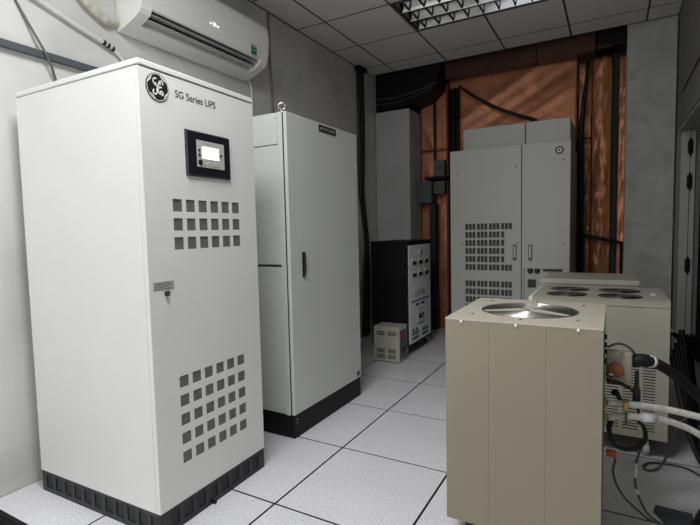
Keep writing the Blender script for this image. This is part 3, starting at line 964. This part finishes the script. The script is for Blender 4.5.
# ------------------------------------------------------------------ double-door cabinet at the back
BX0, BXM, BX1, BY0, BY1, BZ1 = -1.356, -0.710, -0.318, 4.40, 5.24, 1.922
t = thing('inverter_cabinet', 'large light grey double-door cabinet before the copper foil wall', 'cabinet', (-0.84, 4.82, 0))
box('body', 'big', t, BX0 + 0.002, BX1 - 0.002, BY0 + 0.022, BY1, 0.10, BZ1, bev=0.003)
box('plinth', 'black', t, BX0 + 0.01, BX1 - 0.01, BY0 + 0.03, BY1 - 0.01, 0.0, 0.10)
box('door_gap', 'seam', t, BXM - 0.006, BXM + 0.006, BY0 + 0.006, BY0 + 0.022, 0.11, BZ1 - 0.004)
rects = []
for z_top in (1.234, 0.700):
    for r in range(6):
        z1 = z_top - r * 0.0757
        for q in range(4):
            for c in range(3):
                if 1 <= r <= 4 and q == 3 and c > 0 and z_top > 1:
                    continue
                x0 = -1.215 + q * 0.1095 + c * 0.0335
                rects.append((x0, x0 + 0.028, z1 - 0.056, z1))
G().holes(BX0, BXM - 0.004, 0.105, BZ1 - 0.003, rects, lambda a, b, d: (a, BY0 - d, b), 0.003).build('left_door', 'big', t)
box('vent_filter', 'meshdark', t, -1.24, -0.77, BY0 + 0.010, BY0 + 0.014, 0.22, 1.26)
box('left_door_rim', 'big', t, BX0, BX0 + 0.01, BY0 + 0.003, BY0 + 0.022, 0.105, BZ1 - 0.003)
G().holes(BXM + 0.004, BX1, 0.105, BZ1 - 0.003, [(-0.69, -0.345, 0.45, 0.825)], lambda a, b, d: (a, BY0 - d, b), 0.020).build('right_door', 'big', t)
for x in (-0.784, -0.652):
    hd = box('handle', 'cablegrey', t, x, x + 0.034, BY0 - 0.003, BY0, 0.895, 1.036, bev=0.0012)
    box('handle_lever', 'big', hd, x + 0.008, x + 0.026, BY0 - 0.009, BY0 - 0.003, 0.92, 1.025, bev=0.002)
cp = box('connector_panel', 'big', t, -0.689, -0.346, BY0 + 0.016, BY0 + 0.021, 0.451, 0.824)
for x in (-0.636, -0.578):
    G().lathe((x, BY0 + 0.016, 0.802), (0, -1, 0), [(0.024, 0), (0.024, 0.010), (0.014, 0.011), (0.014, 0.02)], n=16).build('socket', 'ink', cp)
box('terminal_block', 'ink', cp, -0.655, -0.59, BY0 + 0.002, BY0 + 0.016, 0.655, 0.725, bev=0.002)
box('slot', 'ink', cp, -0.53, -0.375, BY0 + 0.010, BY0 + 0.016, 0.800, 0.8205)
emblem(t, 0, 0, 0.036, lambda a, b, d: Vector((-0.404 + a, BY0 - d, 1.842 + b)), False)
for x, z in ((-1.29, 1.70), (-0.755, 1.73), (-0.37, 1.76), (-0.37, 1.04), (-1.25, 1.04), (-0.74, 1.05)):
    G().lathe((x, BY0, z), (0, -1, 0), [(0.007, 0), (0.007, 0.003), (0.004, 0.004)], n=10).build('screw', 'cablegrey', t)
box('name_strip', 'greyplas', t, -0.88, -0.77, BY0 - 0.0008, BY0, 1.868, 1.880)
box('top_box', 'big', t, -1.262, -0.700, 4.52, 5.15, BZ1, 2.135, bev=0.005)
box('top_box', 'big', t, -0.694, -0.330, 4.52, 5.15, BZ1, 2.135, bev=0.005)


# ------------------------------------------------------------------ fan helper
def fan(par, cx, cy, z, r, rings, nblades=5, n=64, depth=0.07, ang=0.3, arms=False):
    G().lathe((cx, cy, z - depth), (0, 0, 1), [(r * 0.2, 0.0), (r * 1.02, 0.0005), (r * 1.02, depth - 0.012)], n=36).build('fan_well', 'void', par)
    gq = G()
    for k in range(rings):
        rr = r * 0.16 + (r * 0.98 - r * 0.16) * k / (rings - 1)
        gq.torus((cx, cy, z + 0.0005), (0, 0, 1), rr, 0.0012, n=n, k=5)
    gd = gq.build('fan_guard', 'guard' if arms else 'guarddark', par)
    gd['kind'] = 'stuff'
    gq = G()
    for k in range(0 if arms else 4):
        a = ang + k * PI / 2
        gq.cyl((cx + r * 0.1 * math.cos(a), cy + r * 0.1 * math.sin(a), z - 0.001), (cx + r * math.cos(a), cy + r * math.sin(a), z - 0.001), 0.0018, n=6)
    gq.cyl((cx, cy, z - 0.001), (cx, cy, z + 0.003), r * 0.16, n=24)
    gq.build('guard_spokes', 'guarddark', par)
    for k in range(3 if arms else 0):
        # broad tapered arms forming a pale star over the wires
        a = math.radians(-150 + 120 * k)
        e, w = Vector((math.cos(a), math.sin(a))), Vector((-math.sin(a), math.cos(a)))
        c2 = Vector((cx, cy))
        pts = [c2 + e * 0.004 + w * 0.033, c2 + e * r * 0.98 + w * 0.010, c2 + e * r * 0.98 - w * 0.010, c2 + e * 0.004 - w * 0.033]
        G().prism([tuple(p) for p in pts], lambda x, y: (x, y, z + 0.0036), lambda x, y: (x, y, z + 0.0018)).build('star_arm', 'beigetop', par)
    hub = G().lathe((cx, cy, z - depth + 0.012), (0, 0, 1), [(r * 0.30, 0), (r * 0.30, 0.026), (r * 0.26, 0.032)], n=24).build('fan_hub', 'blade', par)
    first = None
    for k in range(nblades):
        a = ang + 2 * PI * k / nblades
        gq = G()
        P = []
        for u in (0.27, 0.5, 0.75, 0.95):
            row = []
            w = 0.42 + 0.25 * u
            for v in (-1, -0.33, 0.33, 1):
                th = a + v * w * 0.55
                row.append(gq.bm.verts.new((cx + r * u * math.cos(th), cy + r * u * math.sin(th), z - depth + 0.024 + 0.014 * v)))
            P.append(row)
        for i in range(3):
            for j in range(3):
                f = gq.bm.faces.new((P[i][j], P[i][j + 1], P[i + 1][j + 1], P[i + 1][j]))
                f.smooth = True
        gq.build('fan_blade', 'blade', hub)


# ------------------------------------------------------------------ khaki chiller in the foreground
QX0, QX1, QY0, QY1, QZ0, QZ1 = -0.544, -0.020, 1.690, 2.232, 0.085, 0.866
t = thing('cooling_unit', 'khaki beige cooling unit on castors with one round top fan', 'cooling unit', (-0.28, 1.96, 0))
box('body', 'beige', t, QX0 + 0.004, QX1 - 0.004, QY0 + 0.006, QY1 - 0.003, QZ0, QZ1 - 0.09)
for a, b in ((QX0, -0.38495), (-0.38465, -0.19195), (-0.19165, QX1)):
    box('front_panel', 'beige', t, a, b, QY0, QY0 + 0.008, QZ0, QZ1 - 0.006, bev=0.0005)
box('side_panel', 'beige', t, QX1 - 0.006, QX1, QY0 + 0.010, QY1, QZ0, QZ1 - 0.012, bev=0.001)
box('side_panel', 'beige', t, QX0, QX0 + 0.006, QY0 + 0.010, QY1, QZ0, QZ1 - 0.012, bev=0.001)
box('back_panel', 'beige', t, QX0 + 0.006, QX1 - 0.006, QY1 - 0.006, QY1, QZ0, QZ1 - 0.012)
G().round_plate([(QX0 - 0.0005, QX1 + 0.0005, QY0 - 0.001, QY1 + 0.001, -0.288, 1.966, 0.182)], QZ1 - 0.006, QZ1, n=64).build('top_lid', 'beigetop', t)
fan(t, -0.288, 1.966, QZ1, 0.180, 28, nblades=3, n=72, depth=0.085, ang=0.6, arms=True)
for x in (-0.484, -0.290, -0.093):
    G().lathe((x, QY0, QZ1 - 0.011), (0, -1, 0), [(0.0055, 0), (0.0055, 0.003), (0.003, 0.005)], n=12).build('screw', 'white', t)
for x, y in ((-0.47, 1.80), (-0.47, 2.15), (-0.10, 1.80), (-0.10, 2.15), (-0.285, 1.745), (-0.285, 2.2)):
    G().lathe((x, y, QZ1), (0, 0, 1), [(0.006, 0), (0.006, 0.002), (0.003, 0.003)], n=10).build('screw', 'cablegrey', t)
for x in (QX0 + 0.075, QX1 - 0.055):
    for y in (QY0 + 0.07, QY1 - 0.08):
        caster(t, x, y, 0.036, 0.030, QZ0, ang=0.0 if x < -0.3 else 0.5)
# connections on the right side of the chiller
sx = QX1
for y, z, r in ((2.0, 0.520, 0.022), (1.98, 0.492, 0.0)):
    if r:
        G().lathe((sx - 0.001, 2.0, 0.521), (1, 0, 0), [(0.020, 0), (0.020, 0.007), (0.013, 0.009)], n=16).build('hose_nipple', 'brass', t)
G().lathe((sx - 0.001, 1.98, 0.470), (1, 0, 0), [(0.020, 0), (0.020, 0.007), (0.013, 0.009)], n=16).build('hose_nipple', 'brass', t)
vb = thing('valve_box', 'taupe valve box with copper cap on the right side of khaki unit', 'valve box', (0.03, 2.10, 0.572))
box('valve_body', 'taupe', vb, sx + 0.004, 0.074, 2.075, 2.135, 0.572, 0.702, bev=0.010, seg=2)
G().lathe((0.018, 2.076, 0.632), (0, -1, 0), [(0.030, 0), (0.030, 0.010), (0.022, 0.018), (0.001, 0.022)], n=20).build('valve_cap', 'copper', vb)
G().lathe((0.0, 2.06, 0.612), (0.2, -1, 0), [(0.012, -0.02), (0.012, 0.006), (0.008, 0.012)], n=14).build('valve_knob', 'chrome', vb)
for z in (0.79, 0.76, 0.735, 0.70):
    G().lathe((sx, 1.93, z), (1, 0, 0), [(0.010, -0.001), (0.010, 0.006), (0.006, 0.009)], n=12).build('side_fitting', 'ink', t)
G().lathe((sx - 0.001, 2.06, 0.298), (1, 0, 0), [(0.013, 0), (0.013, 0.009)], n=14).build('plug_socket', 'white', t)

# ------------------------------------------------------------------ cream cooler behind it
CX0, CX1, CY0, CY1, CZ0, CZ1 = -0.384, 0.254, 2.740, 3.300, 0.108, 0.816
t = thing('cooling_unit', 'cream cooling unit with four round top fans and louvred front', 'cooling unit', (-0.065, 3.02, 0))
box('body', 'cream', t, CX0 + 0.003, CX1 - 0.003, CY0 + 0.012, CY1 - 0.002, CZ0, CZ1 - 0.09)
box('side_panel', 'cream', t, CX1 - 0.006, CX1, CY0 + 0.004, CY1, CZ0, CZ1 - 0.034)
box('side_panel', 'cream', t, CX0, CX0 + 0.006, CY0 + 0.004, CY1, CZ0, CZ1 - 0.034)
rects = []
for a, b in ((-0.335, -0.235), (-0.215, -0.130), (-0.055, 0.040), (0.057, 0.129), (0.145, 0.199)):
    for k in range(23):
        z = 0.478 - k * 0.0148
        rects.append((a, b, z - 0.0062, z))
G().holes(CX0, CX1, CZ0, CZ1 - 0.036, rects, lambda a, b, d: (a, CY0 - d, b), 0.003).build('louvred_front', 'cream', t)
box('louvre_backing', 'void', t, CX0 + 0.01, CX1 - 0.01, CY0 + 0.004, CY0 + 0.012, CZ0 + 0.02, 0.52)
gq = G()
gq.box(CX0, CX1, CY0 - 0.002, CY0 + 0.006, CZ1 - 0.034, CZ1 - 0.010, bev=0.001)
gq.build('lid_lip', 'cream', t)
fc = [(-0.221, 2.872), (-0.221, 3.105), (0.040, 2.872), (0.040, 3.105)]
G().round_plate([(CX0, -0.09, CY0 - 0.003, 2.988, *fc[0], 0.107), (CX0, -0.09, 2.988, CY1, *fc[1], 0.107),
                 (-0.09, CX1 - 0.076, CY0 - 0.003, 2.988, *fc[2], 0.107), (-0.09, CX1 - 0.076, 2.988, CY1, *fc[3], 0.107)], CZ1 - 0.010, CZ1, n=48).build('top_lid', 'creamtop', t)
box('lid_strip', 'creamtop', t, CX1 - 0.0765, CX1, CY0 - 0.003, CY1, CZ1 - 0.0101, CZ1 - 0.0001)
for cx, cy in fc:
    fan(t, cx, cy, CZ1, 0.106, 20, nblades=5, n=44, depth=0.06)
for k in range(3):
    box('lid_label', 'white' if k < 2 else 'orange', t, 0.185 + (0.0 if k < 2 else 0.035), 0.205 + (0.0 if k < 2 else 0.030), 2.95 + k * 0.05, 2.99 + k * 0.05, CZ1 - 0.0003, CZ1 + 0.0005)
box('end_flange', 'white', t, CX0 - 0.022, CX0 - 0.002, CY0 + 0.02, CY1 - 0.02, CZ0 + 0.02, CZ1 - 0.008, bev=0.002)
for x in (CX0 + 0.07, CX1 - 0.09):
    for y in (CY0 + 0.07, CY1 - 0.07):
        caster(t, x, y, 0.046, 0.026, CZ0, mwheel='white' if (x > 0 and y < 3) else 'rubber', ang=0.15, mfork='rubber')
# third cooler
EX0, EX1, EY0, EY1, EZ0, EZ1 = -0.420, 0.152, 3.38, 3.86, 0.10, 0.848
t = thing('cooling_unit', 'cream cooling unit farthest back with a plain slab lid', 'cooling unit', (-0.13, 3.6, 0))
box('body', 'cream', t, EX0 + 0.008, EX1 - 0.008, EY0 + 0.008, EY1 - 0.008, EZ0, EZ1 - 0.032, bev=0.002)
box('lid_lip', 'cream', t, EX0, EX1, EY0, EY1, EZ1 - 0.034, EZ1 - 0.004, bev=0.003)
box('top_lid', 'creamtop', t, EX0 + 0.004, EX1 - 0.004, EY0 + 0.004, EY1 - 0.004, EZ1 - 0.004, EZ1, bev=0.001)
for x in (EX0 + 0.08, EX1 - 0.08):
    for y in (EY0 + 0.08, EY1 - 0.08):
        caster(t, x, y, 0.042, 0.026, EZ0)

# ------------------------------------------------------------------ hoses and cables at the right
t = thing('black_hose', 'thick black hose with white band leaving the khaki unit', 'hose', (0.12, 2.15, 0.65))
G().tube([(0.076, 2.15, 0.655), (0.113, 2.15, 0.662), (0.156, 2.2, 0.642), (0.205, 2.25, 0.606), (0.258, 2.3, 0.553), (0.326, 2.35, 0.476), (0.40, 2.42, 0.36), (0.43, 2.5, 0.2), (0.43, 2.6, 0.03)], 0.021, n=14).build('hose_run', 'rubber', t)
G().tube([(0.074, 2.15, 0.653), (0.10, 2.15, 0.660), (0.128, 2.165, 0.657)], 0.026, n=14).build('hose_sleeve', 'rubber', t)
G().tube([(0.138, 2.178, 0.653), (0.148, 2.19, 0.647)], 0.0235, n=14).build('hose_band', 'white', t)
tag(G().tube([(-0.010, 2.0, 0.521), (0.051, 2.02, 0.518), (0.117, 2.05, 0.511), (0.2, 2.1, 0.492), (0.3, 2.15, 0.464), (0.42, 2.2, 0.43)], 0.0125, n=12).build('clear_hose', 'hose'),
    'pale braided hose, upper of the two leaving the khaki unit', 'hose')
t = thing('clear_hose', 'pale braided hose, lower of the two, with a white coupling', 'hose', (0.1, 2.03, 0.47))
G().tube([(-0.006, 1.98, 0.470), (0.051, 2.0, 0.478), (0.116, 2.02, 0.476), (0.184, 2.08, 0.456), (0.252, 2.13, 0.424), (0.301, 2.15, 0.394), (0.42, 2.2, 0.30)], 0.0125, n=12).build('hose_run', 'hose', t)
G().cyl((0.105, 2.016, 0.477), (0.150, 2.045, 0.469), 0.0165, n=14).build('coupling', 'white', t)
tie = thing('hose_tie', 'brass clip holding the two pale hoses together', 'clip', (0.055, 2.01, 0.50))
box('clip', 'brass', tie, 0.046, 0.062, 1.985, 2.035, 0.500, 0.536, bev=0.002)
box('clip_foot', 'cablegrey', tie, 0.050, 0.058, 1.975, 2.02, 0.455, 0.500)
tag(G().tube([(-0.008, 2.02, 0.60), (0.033, 2.03, 0.593), (0.074, 2.05, 0.566), (0.089, 2.08, 0.528), (0.10, 2.12, 0.46), (0.104, 2.18, 0.39)], lambda q: 0.011 - 0.006 * min(1, q * 2.5), n=10).build('plug_cable', 'cable'),
    'black cable plugged in just below the taupe valve box', 'cable')
t = thing('cable_joint', 'dark olive cable gland hanging right of the valve box', 'connector', (0.09, 2.12, 0.55))
G().lathe((0.092, 2.12, 0.49), (0, 0, 1), [(0.008, 0), (0.014, 0.012), (0.014, 0.06), (0.009, 0.07), (0.007, 0.13)], n=14).build('gland', 'seam', t)
G().tube([(0.092, 2.12, 0.60), (0.094, 2.125, 0.615), (0.092, 2.128, 0.622)], 0.005, n=8).build('lead', 'cable', t)
tag(G().tube([(-0.008, 1.97, 0.744), (0.025, 2.05, 0.742), (0.059, 2.1, 0.722), (0.084, 2.13, 0.690)], 0.0045, n=8).build('sensor_wire', 'cablegrey'),
    'thin grey wire arching over the taupe valve box', 'wire')
tag(G().tube([(0.010, 2.05, 0.542), (0.020, 2.045, 0.555), (0.034, 2.04, 0.528), (0.042, 2.035, 0.51)], 0.009, n=8).build('short_lead', 'cable'),
    'short stubby black lead above the brass hose clip', 'cable')
loop = [(x + 0.016, y, z) for x, y, z in [(-0.019, 2.1, 0.396), (-0.002, 2.15, 0.414), (0.031, 2.2, 0.408), (0.075, 2.22, 0.398), (0.104, 2.22, 0.369), (0.111, 2.2, 0.332), (0.088, 2.15, 0.31), (0.046, 2.12, 0.301), (0.004, 2.1, 0.317), (-0.015, 2.08, 0.363)]]
t = thing('cable_coil', 'coiled black cable hung beside the khaki unit', 'cable', (0.05, 2.15, 0.4))
for k in range(3):
    G().tube([(x + 0.003 * k, y + 0.012 * k, z - 0.007 * k) for x, y, z in loop], 0.0065, n=8, closed=True).build('cable_turn', 'cable', t)
G().tube([(0.127, 2.2, 0.332), (0.112, 2.19, 0.276), (0.098, 2.18, 0.223), (0.095, 2.17, 0.155), (0.099, 2.16, 0.128), (0.113, 2.16, 0.081), (0.142, 2.16, 0.03), (0.19, 2.15, 0.006), (0.26, 2.13, 0.005)], 0.0048, n=8).build('cable_tail', 'cablegrey', t)
G().cyl((0.098, 2.18, 0.223), (0.096, 2.173, 0.165), 0.008, n=10).build('cable_marker', 'hose', t)
G().cyl((0.0995, 2.16, 0.125), (0.106, 2.16, 0.103), 0.006, n=10).build('cable_marker', 'white', t)
t = thing('signal_cable', 'thin grey cable with orange plug dropping from khaki unit to the floor', 'cable', (0.02, 2.06, 0.298))
G().lathe((-0.009, 2.06, 0.298), (1, 0, 0), [(0.013, 0), (0.015, 0.004), (0.015, 0.030), (0.008, 0.036)], n=14).build('plug', 'orange', t)
G().tube([(0.022, 2.06, 0.297), (0.022, 2.08, 0.26), (0.016, 2.1, 0.212), (0.027, 2.12, 0.15), (0.057, 2.14, 0.089), (0.107, 2.15, 0.04), (0.15, 2.155, 0.008), (0.20, 2.15, 0.0055), (0.25, 2.10, 0.0055)], 0.0045, n=8).build('lead', 'cablegrey', t)
tag(G().tube([(0.43, 2.60, 0.007), (0.377, 2.657, 0.007), (0.326, 2.714, 0.007), (0.245, 2.717, 0.0072), (0.189, 2.70, 0.0075), (0.157, 2.662, 0.007), (0.153, 2.615, 0.007), (0.188, 2.615, 0.009), (0.225, 2.66, 0.022),
              (0.245, 2.62, 0.10), (0.262, 2.58, 0.19), (0.275, 2.54, 0.28), (0.31, 2.5, 0.34)], 0.0055, n=8).build('floor_cable', 'cablegrey'),
    'grey cable looped on the floor before the cream louvred unit', 'cable')
t = thing('power_cables', 'heavy black cables slanting down by the right wall', 'cables', (0.36, 2.8, 0.1))
for k in range(5):
    dy = k * 0.025
    G().tube([(0.275 + 0.012 * k, 2.86 + dy, 0.52 + 0.03 * k), (0.31 + 0.01 * k, 2.80 + dy, 0.32 + 0.02 * k), (0.345 + 0.008 * k, 2.74 + dy, 0.16), (0.39, 2.70 + dy, 0.05), (0.45, 2.60 + dy, 0.015)], 0.013, n=8).build('cable', 'cable', t)
t = thing('cable_cluster', 'black cables with red clip and silver tie behind cream unit', 'cables', (0.36, 3.2, 0.4))
for k in range(6):
    a = k * 0.022
    G().tube([(0.285 + a, 3.02 + 0.05 * k, 0.61 - 0.02 * k), (0.33 + a * 0.8, 3.05 + 0.04 * k, 0.56), (0.36 + a * 0.5, 3.1 + 0.04 * k, 0.40), (0.38 + a * 0.4, 3.05 + 0.03 * k, 0.2), (0.39 + a * 0.3, 3.1 + 0.03 * k, 0.012)], 0.011, n=8).build('cable', 'cable', t)
G().lathe((0.345, 3.0, 0.555), (1, -0.3, -0.3), [(0.010, -0.012), (0.012, 0), (0.010, 0.012)], n=12).build('red_clip', 'red', t)
G().tube([(0.308, 2.99, 0.56), (0.316, 2.985, 0.50), (0.322, 2.985, 0.45)], 0.005, n=8).build('silver_tie', 'chrome', t)
G().lathe((0.322, 2.985, 0.43), (0, 0, 1), [(0.008, -0.02), (0.011, 0), (0.008, 0.02)], n=12).build('orange_band', 'orange', t)
G().lathe((0.286, 3.0, 0.625), (1, 0, 0), [(0.012, -0.012), (0.012, 0.016)], n=12).build('white_plug', 'white', t)
t = thing('floor_bracket', 'dark grey steel plate on the floor at bottom right', 'bracket', (0.24, 2.2, 0))
G().prism([(0.165, 2.235), (0.30, 2.245), (0.33, 2.20), (0.20, 2.165)], lambda a, b: (a, b, 0.0), lambda a, b: (a, b, 0.006)).build('base_plate', 'tray', t)
G().prism([(0.165, 0.006), (0.30, 0.006), (0.298, 0.026), (0.172, 0.034)], lambda a, b: (a, 2.236 + 0.06 * (a - 0.165), b), lambda a, b: (a, 2.241 + 0.06 * (a - 0.165), b)).build('upright_lip', 'tray', t)
tag(G().tube([(0.27, 2.10, 0.018), (0.31, 2.20, 0.02), (0.345, 2.29, 0.03), (0.40, 2.34, 0.05), (0.455, 2.36, 0.03)], 0.016, n=12).build('thick_cable', 'cable'),
    'thick black cable end by the grey floor plate at bottom right', 'cable')

# ------------------------------------------------------------------ fittings on the copper wall
t = thing('conduit_cluster', 'upright black conduits on the copper wall left of large cabinet', 'conduit', (-1.59, 5.33, 1.0))
for x, r in ((-1.635, 0.020), (-1.585, 0.019), (-1.545, 0.010)):
    G().tube([(x, 5.345, 0.0), (x, 5.345, 1.5), (x, 5.345, 2.78)], r, n=10, sub=1).build('conduit', 'black', t)
tag(G().tube([(-1.54, 5.33, 2.80), (-1.46, 5.33, 2.73), (-1.32, 5.32, 2.62), (-1.1, 5.31, 2.48), (-0.88, 5.30, 2.37), (-0.7, 5.28, 2.28), (-0.62, 5.27, 2.1)], lambda q: 0.011 + 0.012 * q, n=10).build('draped_cable', 'cable'),
    'thick black cable slanting across the copper wall above large cabinet', 'cable')
tag(G().tube([(-0.235, 5.33, 2.83), (-0.25, 5.31, 2.6), (-0.275, 5.30, 2.35), (-0.29, 5.29, 2.1), (-0.285, 5.29, 1.6), (-0.28, 5.29, 0.8), (-0.28, 5.29, 0.0)], lambda q: 0.014 + 0.012 * min(1, q * 2), n=10).build('hanging_cable', 'cable'),
    'black cable hanging down the copper wall right of large cabinet', 'cable')
tag(G().tube([(-0.33, 5.27, 1.115), (-0.1, 5.255, 1.062), (0.095, 5.265, 1.012)], 0.017, n=10).build('wall_rail', 'black'),
    'black rail across the copper strips just left of the column', 'rail')
tag(G().tube([(-0.30, 5.285, 2.055), (-0.19, 5.285, 2.06)], 0.008, n=8).build('short_rail', 'black'),
    'short black peg crossing the copper seam by the cabinet top', 'rail')
tag(G().tube([(-0.02, 5.27, 0.0), (0.06, 5.27, 0.4), (0.078, 5.275, 1.0)], 0.014, n=8).build('riser_pipe', 'black'),
    'black pipe rising to the rail left of the column', 'pipe')
t = thing('junction_box', 'blue-grey junction box on the copper wall beside the pier', 'box', (-1.91, 5.28, 1.5))
box('box_body', 'boxgrey', t, -1.995, -1.83, 5.21, 5.375, 1.495, 1.745, bev=0.004)
box('box_lid', 'boxgrey', t, -1.990, -1.835, 5.203, 5.21, 1.505, 1.735, bev=0.002)
t = thing('distribution_box', 'grey-green double switch box on copper wall behind black shelf bar', 'box', (-1.75, 5.3, 1.6))
box('box_body', 'boxgreen', t, -1.815, -1.69, 5.25, 5.38, 1.60, 1.74, bev=0.003)
box('box_body', 'boxgreen', t, -1.815, -1.69, 5.25, 5.38, 1.80, 1.98, bev=0.003)
for z in (1.635, 1.85):
    box('switch_cover', 'cablegrey', t, -1.80, -1.71, 5.243, 5.25, z, z + 0.07, bev=0.002)
tag(box('shelf_bar', 'black', None, -1.915, -1.655, 5.20, 5.375, 1.762, 1.792, bev=0.003), 'black horizontal shelf bar above the blue-grey junction box', 'bar')
t = thing('cable_duct', 'black cable duct running to floor below the junction box', 'duct', (-1.83, 5.32, 0))
box('black_body', 'black', t, -1.875, -1.80, 5.26, 5.375, 0.0, 1.488, bev=0.003)
box('duct_cover', 'plinth', t, -1.872, -1.803, 5.255, 5.26, 0.01, 1.48)
